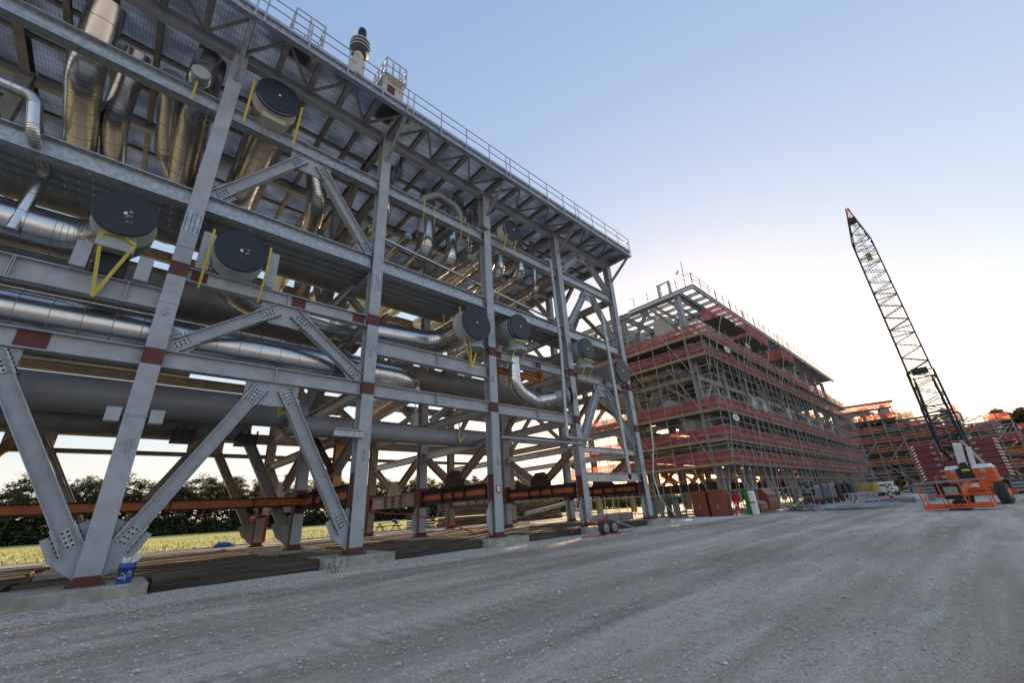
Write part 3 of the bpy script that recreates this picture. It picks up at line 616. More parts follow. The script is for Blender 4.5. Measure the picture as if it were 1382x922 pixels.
bm = MB(); bm.rings([(10.85, 13.75, 9.0), (10.85, 13.75, 8.35), (10.85, 13.75, 8.3), (10.85, 13.75, 8.2)], [.33, .33, .42, .42], 24); bm.build('branch', 'pipel', t)
strap([(10.3, 13.5, 10.15), (10.25, 13.42, 9.2), (10.75, 13.9, 7.3), (11.1, 13.9, 8.4)], .09, t); strap([(9.95, 13.7, 10.1), (10.0, 13.6, 8.9), (10.75, 13.9, 7.35)], .07, t)
# N3 roof level
c = (1.38, 13.3, 16.35)
t = nozzle('black capped nozzle with blue ring high under the roof, strapped above the second bay', c, .72, [(1.38, 14.1, 16.35), (1.38, 20.5, 16.2), (1.38, 22, 14.2)], .66, 'clad', 'cream', 'blue')
for x in (.55, 2.2): strap([(x, 13.4, 16.5), (x, 13.6, 15.6), (x, 13.9, 14.9)], .08, t)
bm = MB(); bm.bar((1.0, 13.9, 15.5), (1.8, 13.9, 15.5), .5, .25); bm.build('saddle', 'cream', t)
# small flange upper left
t = thing('blind_flanged_pipe', 'small grey blind flange on a clad pipe under the roof left of the nearest column', 'pipe', (-.92, 13.6, 15.85))
pipe_mesh([(-.92, 14.0, 15.9), (-.95, 16.2, 16.9), (-.95, 16.3, 18.1)], .3, None, .5).build('pipe_run', ['clad', 'seam'], t)
bm = MB(); bm.rings([(-.92, 13.62, 15.85), (-.92, 13.72, 15.85), (-.92, 13.73, 15.86), (-.92, 14.05, 15.9)], [.27, .28, .2, .2], 28); bm.build('flange', 'pipel', t)
strap([(-.95, 13.85, 15.6), (-.95, 13.9, 14.75)], .06, t)
# N6, N7 tees
for x, z, r, lb, zz in ((13.56, 9.95, .68, 'grey tee pipe with black cover right of the third front column', 8.7), (19.15, 10.0, .66, 'grey tee pipe with blue ringed black cover right of the fourth front column', 8.8)):
    t = thing('capped_tee_pipe', lb, 'capped pipe', (x, 13.4, z))
    bm = MB(); bm.rings([(x, 13.42, z), (x, 14.7, z), (x, 15.0, z)], [r * .96, r * .96, r * .6], 36); bm.build('barrel', 'pipel', t)
    bm = MB(); bm.rings([(x + .12, 13.95, z - .3), (x + .12, 13.95, zz + .2), (x + .12, 13.95, zz + .19), (x + .12, 13.95, zz)], [.42, .42, .55, .55], 28); bm.build('branch', 'pipel', t)
    cap(t, (x, 13.4, z), (0, -1, 0), r, 'black', 'blue')
    pts = [(x, 15, z), (x, 16.6, z), (x + 6, 16.6, z)] if x > 15 else [(x, 15, z), (x, 15.6, z), (x, 17.5, z - 1.2)]
    pipe_mesh([(x, 14.9, z), (x, 16.6, z - .2), (x - 3.8, 16.6, z - .3)] if x > 15 else [(x, 14.9, z), (x, 19, z), (x, 19.2, z - 2)], .45, None, .6).build('pipe_run', ['clad' if x < 15 else 'pipe', 'seam'], t)
    strap([(x - .35, 13.5, zz + .5), (x, 13.35, zz + .42), (x + .5, 13.5, zz + .5)], .08, t)
    for q in (-.25, .45): strap([(x + q, 13.45, zz + .2), (x + q - .08, 13.98, 8.2)], .07, t)
t = pipe('long_capped_pipe', 'long grey pipe with a black cover just left of the last front column', [(22.8, 13.5, 9.25), (22.8, 25, 9.25)], .74, 'pipe', None); cap(t, (22.8, 13.45, 9.25), (0, -1, 0), .78); strap([(22.0, 14.0, 9.6), (22.0, 14.0, 8.6)], .07, t)
t = pipe('cross_header', 'wide brown grey pipe crossing the bay behind the grey tee pipes', [(8.5, 18.4, 8.0), (21.5, 18.4, 8.0)], .62, 'pipeb', None)
t = nozzle('black capped nozzle with blue ring under the roof right of the third front column', (13.56, 13.4, 16.05), .6, [(13.56, 14.2, 16.05), (13.56, 22, 15.6)], .5, 'clad', 'cream', 'blue', 1.2)
for q in (-.4, .35): strap([(13.5 + q, 13.5, 15.6), (13.6 + q, 13.98, 14.8)], .08, t)
# J pipe
t = thing('elbowed_capped_pipe', 'shiny J shaped elbow pipe with small black cover beside the fourth front column', 'capped pipe', (14.2, 15, 7))
pipe_mesh([(13.75, 14.3, 8.6), (13.75, 14.3, 6.9), (15.2, 14.4, 6.45), (17.0, 14.3, 6.9)], .33, .8, .45).build('pipe_run', ['clad', 'seam'], t)
bm = MB(); bm.rings([(16.7, 14.3, 6.83), (17.35, 14.15, 7.0), (17.4, 14.1, 7.0), (17.5, 14.05, 7.02)], [.34, .34, .42, .42], 28); bm.build('barrel', 'pipel', t)
cap(t, (17.7, 13.9, 7.06), (.75, -.65, .1), .42)
# clad pipes hanging under the roof, running away from the yard
for lb, pts, r in (
    ('wide clad pipe with an elbow under the roof near the upper left corner', [(-3.7, 14.8, 17.9), (-3.75, 15.9, 15.6), (-4.0, 22, 15.3)], .48),
    ('second clad pipe beside the wide elbowed one in the upper left', [(-2.9, 16.2, 17.9), (-3.0, 17.5, 15.8), (-3.0, 24, 15.4)], .4),
    ('slim clad pipe with a kinked end left of the nearest column under the roof', [(-1.65, 14.6, 16.0), (-1.5, 18.6, 15.9), (-.6, 20.2, 15.2)], .33),
    ('wide warm lit clad pipe running back under the roof just left of the nearest column', [(-.85, 14.7, 16.1), (-.85, 24, 15.2)], .52),
    ('clad elbow pipe dropping from the roof between first and second columns', [(3.9, 17.6, 18.0), (4.4, 18.0, 16.1), (4.6, 19.5, 15.3), (4.5, 25, 14.6)], .46),
    ('clad pipe running back under the roof between second and third columns', [(12.3, 15.2, 14.9), (11.6, 24, 14.6)], .42),
    ('lower clad pipe running back under the roof near the third column', [(10.6, 15.0, 13.6), (10.3, 25, 13.9)], .3),
    ('clad pipe running back under the roof right of the third column', [(14.9, 16.0, 14.9), (14.2, 25, 14.7)], .4),
    ('slim clad pipe with a drop leg under the roof near the second column', [(8.2, 15.6, 14.4), (8.2, 19, 14.4), (8.2, 25, 14.0)], .2),
    ('clad vent stub rising through the roof grating by the third column', [(11.1, 15.3, 18.1), (11.1, 15.3, 16.5), (11.1, 16.2, 16.2)], .3),
    ('small clad vent stub under the roof past the second column', [(7.1, 14.9, 18.1), (7.1, 14.9, 17.2)], .2),
    ('clad pipe running back under the roof just right of the second column', [(6.9, 15.4, 15.0), (6.9, 25.5, 14.9)], .33),
    ('wide clad pipe running back between the loop pipe feet under the roof', [(9.4, 15.6, 14.0), (9.2, 25.5, 14.2)], .45),
    ('clad pipe running back under the roof between the third and fourth columns', [(16.2, 15.4, 15.0), (16.2, 25.5, 15.0)], .32),
    ('lower clad pipe running back in the third bay near the thin level pipe', [(13.4, 15.6, 12.9), (13.2, 25.5, 13.1)], .36),
    ('slim clad pipe running back beside the fourth column under the roof', [(17.3, 15.2, 14.2), (17.3, 25.5, 14.2)], .18),
    ('clad duct crossing low under the roof behind the second column', [(5.2, 21.5, 14.0), (14.5, 21.5, 14.0)], .4),
    ('golden lit clad pipe low behind the largest black capped nozzle', [(-2.2, 22.5, 11.4), (-1.6, 21.6, 11.2), (-.6, 21.6, 10.9)], .42)):
    if 12 < pts[0][2] < 17.2 and pts[0][1] < 16.5 and len(pts) == 2: pts = [(pts[0][0], pts[0][1] + .3, 18.1)] + [(pts[0][0], pts[0][1] + .3, pts[0][2])] + pts[1:]
    pipe('clad_pipe', lb, pts, r, 'clad', .7)
pipe('expansion_loop_pipe', 'grey U shaped expansion loop pipe strapped above the upper front beam', [(8.3, 14.6, 14.0), (8.3, 14.5, 16.1), (9.1, 14.4, 16.75), (10.2, 14.4, 16.6), (10.75, 14.5, 16.1), (10.3, 14.9, 15.4), (10.3, 18, 15.2)], .17, 'pipe', None, .4)
for x in (8.1, 8.7, 10.3, 10.8, 11.9, 12.15): strap([(x, 13.98, 15.5), (x, 13.96, 14.8), (x + .1, 14.2, 14.5)], .045, None).__setitem__('label', 'yellow strap over the upper front beam, %s of loop pipe' % {8.1: 'the left foot', 8.7: 'just right of the left foot', 10.3: 'the right foot', 10.8: 'just right of the right foot', 11.9: 'far right', 12.15: 'farthest right'}[x])
for o in S.objects:
    if o.parent is None and o.name.startswith('strap'): o['category'] = 'strap'; o['group'] = 'straps over the upper front beam'
t = thing('small_capped_pipe', 'small grey capped pipe stub on the upper front beam left of the third column', 'capped pipe', (11.6, 13.9, 15.7))
bm = MB(); bm.rings([(11.85, 13.7, 15.75), (11.85, 13.85, 15.75), (11.85, 13.86, 15.75), (11.85, 15, 15.75)], [.25, .25, .17, .17], 20); bm.build('flange', 'pipel', t)
bm = MB(); bm.tube((11.4, 14.1, 15.45), (13.0, 14.1, 15.6), .1, 12); bm.build('branch', 'pipel', t)
pipe('slender_rail_pipe', 'slender shiny pipe running level across the second to fourth bays below the roof', [(6.3, 15, 13.2), (19.2, 15, 12.15)], .07, 'clad', None, n=12)
pipe('offset_clad_pipe', 'slim shiny pipe zigzagging down at the upper left edge of the frame', [(-9, 13.7, 12.4), (-3.8, 13.7, 12.15), (-3.55, 13.75, 11.0), (-3.4, 15.2, 11.0), (-3.5, 15.2, 8.9)], .15, 'clad', .6, .3, n=18)
for x, z0, z1, lb in ((17.1, 4.6, 15.7, 'upright grey temporary tube left of the fourth front column'),):
    pipe('standing_tube', lb, [(16.7, 14.0, 15.6), (16.95, 13.75, 15.7), (17.05, 13.75, 10), (16.75, 13.75, 4.6)], .09, 'galv', None, .2, n=12)
t = pipe('leaning_tube', 'long shiny tube hanging with black tip in the last bay', [(21.6, 13.6, 13.2), (21.85, 13.6, 2.8)], .11, 'galv', None, n=14)
bm = MB(); bm.rings([(21.85, 13.6, 2.8), (21.85, 13.6, 2.6), (21.85, 13.6, 2.5)], [.09, .09, .04], 12); bm.build('tip', 'blackm', t)
pipe('handrail_tube', 'long thin grey tube strung low across the third and fourth bays', [(12.3, 13.85, 4.33), (18.7, 13.85, 4.35)], .05, 'galv', None, n=10)
pipe('short_tube', 'short grey tube fixed to the fourth front column just above the long thin one', [(16.75, 13.8, 4.6), (18.9, 13.8, 4.62)], .05, 'galv', None, n=10)
bm = MB(); bm.tube((8.9, 15.6, 4.82), (8.9, 15.6, 5.4), .17, 16); bm.tube((8.9, 15.6, 5.4), (8.9, 15.6, 5.6), .06, 10); bm.tube((8.9, 15.6, 5.6), (8.9, 15.6, 6.9), .02, 6); bm.tube((8.9, 15.6, 6.9), (8.9, 15.6, 7.5), .14, 14)
tag(bm.build('spring_hanger', 'pipel'), 'grey spring can hanger above the narrower grey pipe', 'pipe hanger')
bm = MB(); bm.ibeam((4.95, 13.9, 4.0), (5.95, 13.9, 4.0), .26, .24); tag(bm.build('stub_bracket', 'galv'), 'short galvanised beam stub sticking out left of the second front column', 'bracket')
for x in (-.42, .42): bm = MB(); bm.bar((x - .14, 14.0, 4.05), (x + .14, 14.0, 4.05), .28, .34, (0, 0, 1)); tag(bm.build('pipe_clamp', 'grey'), 'small square grey clamp %s of the nearest front column under the big grey pipe' % ('left' if x < 0 else 'right'), 'clamp')
for x in (1.3, 3.1): bm = MB(); bm.box(x - .3, 16.9, 3.95, x + .3, 17.6, 4.3); [bm.box(x + q - .02, 16.8, 3.9, x + q + .02, 16.9, 4.4) for q in (-.25, 0, .25)]; tag(bm.build('pipe_shoe', 'blackm'), 'dark pipe shoe under the brown pipe, %s of the two' % ('left' if x < 2 else 'right'), 'pipe shoe')
# cable trays
for k_, (y, z) in enumerate(((14.75, 10.98), (15.15, 10.98), (15.55, 10.98), (15.95, 10.98))):
    t = thing('cable_tray', '%s galvanised cable tray beneath the third level front beams' % ['frontmost', 'second', 'third', 'rearmost'][k_], 'cable tray', (0, y, z), 'cable trays behind the third level beams')
    bm = MB()
    for s_ in (-.155, .155): bm.box(-13, y + s_ - .012, z - .03, 24, y + s_ + .012, z + .12)
    bm.build('side_rails', 'galv', t); bm = MB()
    for i in range(120): x = -12.9 + i * .308; bm.box(x, y - .14, z + .005, x + .296, y + .14, z + .02)
    bm.build('rungs', 'pipel', t)
pipe('conduit_pipe', 'bright narrow clad pipe running along in front of the cable trays', [(-13, 14.45, 11.12), (24, 14.45, 11.12)], .07, 'galv', None, n=14)
# yellow straps deeper
for i_, (x, z, y) in enumerate(((11.2, 11.4, 17.0), (7.9, 8.1, 16.0), (10.8, 5.1, 15.1), (3.5, 5.6, 15.5))):
    o = strap([(x, y - .1, z), (x + .1, y, z - 1.0 if i_ < 2 else z - .9), (x + .4, y, z - .5)], .06, None); tag(o, 'yellow webbing strap hanging %s' % ['from the very wide dark pipe past the second column', 'behind the second column below its middle red patch', 'round the narrower grey pipe before the third column', 'round the end of the big smooth grey pipe'][i_], 'strap')
# small white notice on third column
bm = MB(); bm.box(XC[4] - .13, YR[0] - .245, 2.0, XC[4] + .13, YR[0] - .226, 2.3); bm.box(XC[4] - .09, YR[0] - .249, 2.04, XC[4] + .09, YR[0] - .2455, 2.26, 1)
for k_ in range(4): bm.box(XC[4] - .06, YR[0] - .252, 2.08 + k_ * .04, XC[4] + .06, YR[0] - .2495, 2.09 + k_ * .04, 2)
tag(bm.build('notice_sign', ['redpatch', 'white', 'pipe']), 'small white notice with red border low on the third front column', 'sign')
# footings and timber mats -------------------------------------------------
for r, y in enumerate(YR):
    for i, x in enumerate(XC):
        h = ZB; w = 1.15 if r == 0 else 1.3; xl = x - (1.2 if i != 2 or r else 6.5); xl = x - 1.15
        bm = MB(); bm.bbox(xl if not (r == 0 and i == 2) else x - 3.4, y - .85, -.02, x + 1.05, y + .9, h, .03)
        if i < 1: pass
        tag(bm.build('concrete_footing', 'conc'), 'concrete footing under the %s column of the %s row' % (ordinal[i] or ['far left', 'left hand'][i], ['front', 'middle', 'back'][r]), 'footing', 'column footings')
def timber(x0, x1, y, z, w=.32, h=.26, mt='timber', lab=None, grp='timber mats beneath the module', jit=.02):
    bm = MB(); q = random.uniform(-jit, jit); n_ = 8; vs = []
    for i in range(n_ + 1):
        x = x0 + (x1 - x0) * i / n_; dy = random.gauss(0, .008) + q; dz = random.gauss(0, .008)
        vs += [(x, y - w / 2 + dy, z), (x, y + w / 2 + dy, z), (x, y + w / 2 + dy, z + h * .9 + dz), (x, y + w / 2 - .03 + dy, z + h + dz), (x, y - w / 2 + .03 + dy, z + h + dz), (x, y - w / 2 + dy, z + h * .9 + dz)]
    fs = [(0, 5, 4, 3, 2, 1), tuple(6 * n_ + k for k in range(6))]
    for i in range(n_):
        for k in range(6): fs.append((6 * i + k, 6 * i + (k + 1) % 6, 6 * i + 6 + (k + 1) % 6, 6 * i + 6 + k))
    bm.add(vs, fs); return tag(bm.build('timber_mat', mt), lab or 'long dark weathered timber lying under the module', 'timber', grp)
for i in range(1, 6):
    xa, xb = XC[i] + 1.12, XC[i + 1] - 1.2
    if i == 1: xb = XC[2] - 3.5
    nm = ordinal[i + 1] if i > 1 else 'nearest'
    for k_, y in enumerate((13.85, 14.25, 14.65)):
        timber(xa, xb, y, 0, .38, .3 - .03 * (k_ == 1), lab='%s black weathered timber ending at the %s front footing' % (['frontmost', 'middle', 'rear'][k_], nm))
for k_, y in enumerate(np.arange(15.6, 29.6, 1.0)):
    if any(abs(y - yy) < 1.05 for yy in YR): continue
    for xa, xb in ((-10, -1.5), (-1.4, 5), (5.1, 11), (11.1, 17.5), (17.6, 24.5)):
        timber(xa + random.uniform(0, .2), xb, y, 0, .85, .2, 'timber2' if k_ % 3 else 'timber', 'broad timber mat across the %s bay, strip %s counted back from the front row' % ({-10: 'far left', -1.4: 'nearest', 5.1: 'second', 11.1: 'third', 17.6: 'last'}[xa], ['one', 'two', 'three', 'four', 'five', 'six', 'seven', 'eight', 'nine', 'ten', 'eleven', 'twelve', 'thirteen', 'fourteen', 'fifteen'][k_]))
for k_, y in enumerate((19.5, 20.9, 25.5, 26.9)):
    for i in range(1, 6): timber(XC[i] + 1.15, XC[i + 1] - 1.2, y, 0, .5, .22, 'timber2', 'narrow timber %s the %s row, in the %s bay' % (['before', 'behind', 'before', 'behind'][k_], ['middle', 'middle', 'back', 'back'][k_], ['', 'far left', 'nearest', 'second', 'third', 'last'][i]))

# ------------------------------------------------------------------ small things near the rack
t = thing('bucket', 'blue plastic bucket full of rubbish on the nearest concrete footing', 'bucket', (.62, 13.62, ZB))
bm = MB(); bm.rings([(.62, 13.62, ZB + .003), (.62, 13.62, ZB + .3), (.62, 13.62, ZB + .301), (.62, 13.62, ZB + .34), (.62, 13.62, ZB + .35), (.62, 13.62, ZB + .4), (.62, 13.62, ZB + .41)], [.135, .15, .158, .16, .152, .155, .15], 28); bm.build('pail', 'blue', t)
bm = MB(); g = random.Random(3)
for k_ in range(10): x, y = .62 + g.uniform(-.1, .1), 13.62 + g.uniform(-.1, .1); bm.bar((x, y, ZB + .4), (x + g.uniform(-.08, .1), y + g.uniform(-.08, .08), ZB + .45 + g.random() * .08), .05, .02, (0, 1, 0))
bm.build('rubbish', 'white', t)
bm = MB(); bm.add([(.6, 13.6, ZB + .41), (.76, 13.62, ZB + .41), (.84, 13.6, ZB + .6), (.7, 13.62, ZB + .62), (.66, 13.56, ZB + .5)], [(0, 1, 2, 3, 4)]); bm.build('plastic_bag', 'plastic', t)
bd = Vector((-.05, -1, 0)).normalized()
def onpail(txt, ang, z, s): 
    d = Vector((math.sin(ang), -math.cos(ang), 0)); x = Vector((math.cos(ang), math.sin(ang), 0)); return textmesh('printed_lettering', txt, s, 'white', orient(Vector((.62, 13.62, ZB + z)) + d * .151, x, d), t, .0015)
onpail("WE'S", -.45, .12, .075); onpail('ALL', .38, .24, .04); onpail('PURP', .38, .2, .04); onpail('BUCKET', .4, .15, .025)
bm = MB()
for p0, p1 in (((-.62, .19), (-.45, .22)), ((-.45, .22), (-.1, .18)), ((-.1, .18), (-.05, .1)), ((-.05, .1), (-.12, .07))):
    q = [Vector((.62 + .154 * math.sin(a_), 13.62 - .154 * math.cos(a_), ZB + z)) for a_, z in (p0, p1)]; bm.bar(q[0], q[1], .007, .003, (0, 1, 0))
bm.build('printed_logo', 'white', t)
# weed by the second footing
bm = MB(); g = random.Random(5)
for s_ in range(9):
    x, y = 4.9 + g.uniform(-.25, .25), 12.45 + g.uniform(-.1, .1); h = g.uniform(.15, .6); lx, ly = g.uniform(-.15, .15), g.uniform(-.1, .1)
    bm.tube((x, y, 0), (x + lx, y + ly, h), .005, 5)
    for k_ in range(9): f = g.random(); c_ = Vector((x + lx * f, y + ly * f, h * f)); a_ = g.uniform(0, 6.28); d = Vector((math.cos(a_), math.sin(a_), .4)) * g.uniform(.03, .07); n_ = Vector((-d.y, d.x, 0)) * .3; bm.add([c_, c_ + d * .5 + n_, c_ + d, c_ + d * .5 - n_], [(0, 1, 2, 3)])
tag(bm.build('weed', 'weed'), 'straggly green weed growing before the second front footing', 'plant')
# railing stub lower left
bm = MB(); bm.bar((-1.55, 12.5, -.05), (-1.45, 12.5, .62), .06, .05, (0, 1, 0)); tag(bm.build('marker_post', 'galv'), 'leaning pale steel post at the lower left edge before the footing', 'post')
# red hose reels
t = thing('hose_reel_cart', 'red cable reel cart with two grey wheels lying before the fourth footing', 'cart', (16.9, 12.2, 0))
for x in (16.55, 17.2):
    bm = MB(); bm.rings([(x, 12.15, .3), (x, 12.05, .3), (x, 12.0, .3), (x, 11.9, .3)], [.27, .3, .3, .27], 24); w_ = bm.build('wheel', 'tyre', t)
    bm = MB(); bm.rings([(x, 11.91, .3), (x, 11.88, .3)], [.17, .15], 20); bm.build('rim', 'pipel', w_)
    bm = MB(); bm.tube((x, 11.885, .3), (x, 11.86, .3), .09, 14); bm.build('hub', 'orange', w_)
bm = MB()
for k_ in range(10): bm.bar((16.4 + .09 * k_, 12.2, .35 + .3 * g.random()), (16.6 + .07 * k_, 12.3, .5 + .25 * g.random()), .06, .06)
bm.bar((16.5, 12.2, .6), (17.3, 12.2, .6), .06); bm.build('frame', 'red', t)
bm = MB(); bm.tube((17.3, 12.15, .6), (19.2, 12.0, .08), .025, 8); bm.build('draw_bar', 'galv', t)
bm = MB(); pts = [(15.0 + .25 * k_, 11.9 + .35 * math.sin(k_ * 1.3) + .1 * g.random(), .03) for k_ in range(14)]
bm.rings([(px_, py_, pz_) for px_, py_, pz_ in pts], [.022] * len(pts), 6); tag(bm.build('red_hose', 'hose'), 'red hose looping on the gravel around the reel cart', 'hose')
bm = MB(); bm.rings([(9.5, 23, 2.0), (10.8, 22, 1.5), (11.3, 19.5, 1.35), (12.1, 17, .7), (12.4, 16.2, .45)], [.03] * 5, 6); tag(bm.build('red_cable', 'hose'), 'bright red cable sagging between the columns behind the third front column', 'cable')
bm = MB(); bm.rings([(17.3, 14.0, 1.8), (17.45, 13.8, 1.1), (17.9, 13.7, .5), (18.3, 13.6, .3), (16.4, 13.4, .32), (15.4, 13.0, .2)], [.02] * 6, 6); tag(bm.build('maroon_cable', 'red'), 'dark red cable hanging down the fourth front column', 'cable')

# background yard behind the rack ---------------------------------------------
t = thing('picnic_table', 'weathered picnic table on the grass seen between second and third columns', 'table', (21.5, 42.5, .04))
bm = MB(); [bm.box(20.4, 42.1 + k_ * .2, .74, 22.8, 42.27 + k_ * .2, .78) for k_ in range(4)]; bm.build('tabletop', 'plank', t)
for y in (41.6, 43.2): bm = MB(); bm.box(20.4, y, .44, 22.8, y + .25, .48); bm.build('bench', 'plank', t)
for x in (20.7, 22.5): bm = MB(); bm.bar((x, 41.6, .04), (x, 42.5, .74), .08); bm.bar((x, 43.4, .04), (x, 42.5, .74), .08); bm.bar((x, 41.6, .4), (x, 43.4, .4), .08); bm.build('leg', 'plank', t)
bm = MB(); bm.rings([(22.3, 42.5, .79), (22.35, 42.5, .9), (22.4, 42.5, 1.05)], [.4, .36, .15], 9); tag(bm.build('tarpaulin', 'blue'), 'crumpled blue tarpaulin on the picnic table', 'tarpaulin')
bm = MB(); bm.rings([(5.8, 36.4, .05), (6.1, 36.4, .12), (6.7, 36.4, .1), (7.1, 36.4, .05)], [.1, .28, .26, .08], 9); tag(bm.build('blue_tarp', 'blue'), 'flat light blue tarp lying by the gravel road', 'tarpaulin')
for k_, (x, y, n_) in enumerate(((23.8, 41.5, 6), (25.2, 42.3, 8), (24.6, 40.2, 4))):
    for q in range(n_):
        bm = MB(); z = .05 + q * .26
        for s_ in range(5): bm.box(x, y + s_ * .24, z + .14, x + 1.2, y + s_ * .24 + .18, z + .17)
        for s_ in (0, .5, 1.06): bm.box(x, y + s_, z, x + 1.2, y + s_ + .12, z + .14)
        tag(bm.build('pallet', 'bluegrey'), 'grey blue pallet in the %s stack by the picnic table, %s from the ground' % (['left', 'tallest', 'low'][k_], ['first', 'second', 'third', 'fourth', 'fifth', 'sixth', 'seventh', 'eighth'][q]), 'pallet', 'stacked pallets by the picnic table')
for k_, (x0, x1, y, rows, cols) in enumerate(((25.5, 33.5, 38.0, 5, 3), (34.5, 41, 36, 4, 3))):
    for q in range(rows):
        for c_ in range(cols):
            timber(x0 + random.uniform(-.3, .3), x1 + random.uniform(-.3, .3), y + c_ * .5, q * .45 + (.12 if q > 1 else 0), .46, .42, 'timber2', 'big brown timber in the %s stack behind the module, %s layer, %s' % (['left', 'right'][k_], ['bottom', 'second', 'third', 'fourth', 'top'][q], ['front', 'middle', 'back'][c_]), 'stacked crane mat timbers', .05)
bm = MB(); bm.bar((33, 34, .9), (42, 33, 2.1), .5, .08); bm.bar((33, 34, .7), (42, 33, 1.9), .08, .2); tag(bm.build('ramp_board', 'galv'), 'pale metal ramp resting on the right hand timber stack', 'ramp')
t = thing('storage_container', 'small dark red steel container at the field edge near the left', 'container', (8.75, 38.2, 0)); bm = MB(); bm.box(8.3, 37.6, .1, 9.2, 39.2, 1.95)
for k_ in range(6): bm.box(8.27, 37.7 + k_ * .25, .2, 8.3, 37.8 + k_ * .25, 1.85)
bm.build('shell', 'red', t); bm = MB(); bm.box(8.35, 37.57, .2, 9.15, 37.595, 1.85); bm.bar((8.75, 37.55, .2), (8.75, 37.55, 1.85), .03); bm.build('door', 'rust', t)
for k_, x in enumerate((26.5, 28.2, 30.2)):
    bm = MB(); bm.bbox(x, 20.0, -.01, x + 1.5, 21.2, .55, .04); tag(bm.build('concrete_block', 'conc'), '%s concrete block in the gap between module and scaffolded building' % ['left', 'middle', 'right'][k_], 'block')

# ------------------------------------------------------------------ building B : scaffolded module
BX, BN, BY, BR = 35.2, 9, (13.8, 19.8, 25.8), 19.2
BC = [BX + 6.03 * i for i in range(BN + 1)]
B = thing('scaffolded_module', 'long grey steel process module wrapped in scaffolding right of centre', 'steel structure', (BX, BY[0], 0))
for r, y in enumerate(BY):
    for i, x in enumerate(BC):
        bm = MB(); bm.ibeam((x, y, .3), (x, y, BR - .2), .46, .46, (0, 1, 0), .03); bm.build('column', 'grey' if r == 0 else 'beige', B)
for y in BY:
    for z, d in ((5.7, .5), (8.4, .5), (11.1, .5), (15.0, .6), (BR - .1, .5)):
        bm = MB(); bm.ibeam((BX - .3, y, z), (BC[-1] + .3, y, z), d, .3); bm.build('beam', 'grey', B)
for i, x in enumerate(BC):
    bm = MB()
    for z, d in ((5.7, .5), (8.4, .5), (11.1, .5), (15.0, .6), (BR - .1, .5)): bm.ibeam((x, BY[0], z), (x, BY[2], z), d, .3)
    for ya, yb in ((BY[0], BY[1]), (BY[1], BY[2])):
        ym = (ya + yb) / 2
        for z0, z1 in ((8.6, 10.8), (15.3, BR - .4)): bm.ibeam((x, ya + .3, z0), (x, ym - .2, z1), .28, .25, (0, 0, 1)); bm.ibeam((x, yb - .3, z0), (x, ym + .2, z1), .28, .25, (0, 0, 1))
        bm.ibeam((x, ya, 2.1), (x, yb, 2.1), .6, .3, mi=1); bm.ibeam((x, ym - .6, 2.5), (x, ya + .5, 4.1), .28, .25, mi=2); bm.ibeam((x, ym + .6, 2.5), (x, yb - .5, 4.1), .28, .25, mi=2)
    bm.build('cross_frame', ['beige', 'darkrust', 'orange_brown'], B)
def bib(*a_): q_ = MB(); q_.ibeam(*a_); q_.build('diagonal_brace', 'grey', B)
for i in range(BN):
    xa, xb = BC[i], BC[i + 1]; xm = (xa + xb) / 2; y = BY[0]
    bib((xa + .4, y, .8), (xm - .3, y, 5.4), .36, .3, (0, -1, 0)); bib((xb - .4, y, .8), (xm + .3, y, 5.4), .36, .3, (0, -1, 0))
    if i % 2 == 0: bib((xa + .3, y, 8.7), (xm - .3, y, 10.8), .3, .3, (0, -1, 0)); bib((xb - .3, y, 8.7), (xm + .3, y, 10.8), .3, .3, (0, -1, 0))
bm = MB()
for z in (5.95, 11.35, 15.3): bm.box(BX, BY[0] + .6, z, BC[-1], BY[2], z + .05)
bm.build('darkening_floors', 'joist', B)  # full-length floors added to make the module's interior dark
bm = MB()
for i in range(BN * 4):
    x = BX + 1.5 + i * 1.5; bm.ibeam((x, 12.2, BR + .05), (x, BY[2], BR + .05), .3, .2)
bm.ibeam((BX - .3, 12.1, BR), (BC[-1] + 1.6, 12.1, BR), .4, .2); bm.ibeam((BX - .3, 12.1, BR), (BX - .3, BY[1] - 1, BR), .4, .2)
for q in (13.5, 15, 16.5, 18): bm.ibeam((BX - .3, q, BR), (BC[-1], q, BR), .3, .18)
bm.build('roof_framing', 'galv', B)
bm = MB(); bm.box(BX + 14, 12.15, BR + .22, BC[-1] + 1.6, BY[2], BR + .26); bm.build('roof_deck', 'grating', B)
bm = MB()
for z in (15.75, BR + .3):
    x1 = BC[-1] + 1.6; y0 = 12.0 if z > 16 else 13.4; y1 = BY[1] - 1 if z > 16 else 22
    for h in (.55, 1.05): bm.tube((BX - .4, y0, z + h), (x1, y0, z + h), .03, 6); bm.tube((BX - .4, y0, z + h), (BX - .4, y1, z + h), .03, 6)
    for k_ in range(int((x1 - BX) / 1.8)): bm.bar((BX - .3 + 1.8 * k_, y0, z), (BX - .3 + 1.8 * k_, y0, z + 1.05), .06)
    for k_ in range(5): bm.bar((BX - .4, y0 + 1.5 * k_, z), (BX - .4, y0 + 1.5 * k_, z + 1.05), .06)
bm.build('handrail', 'galv', B)
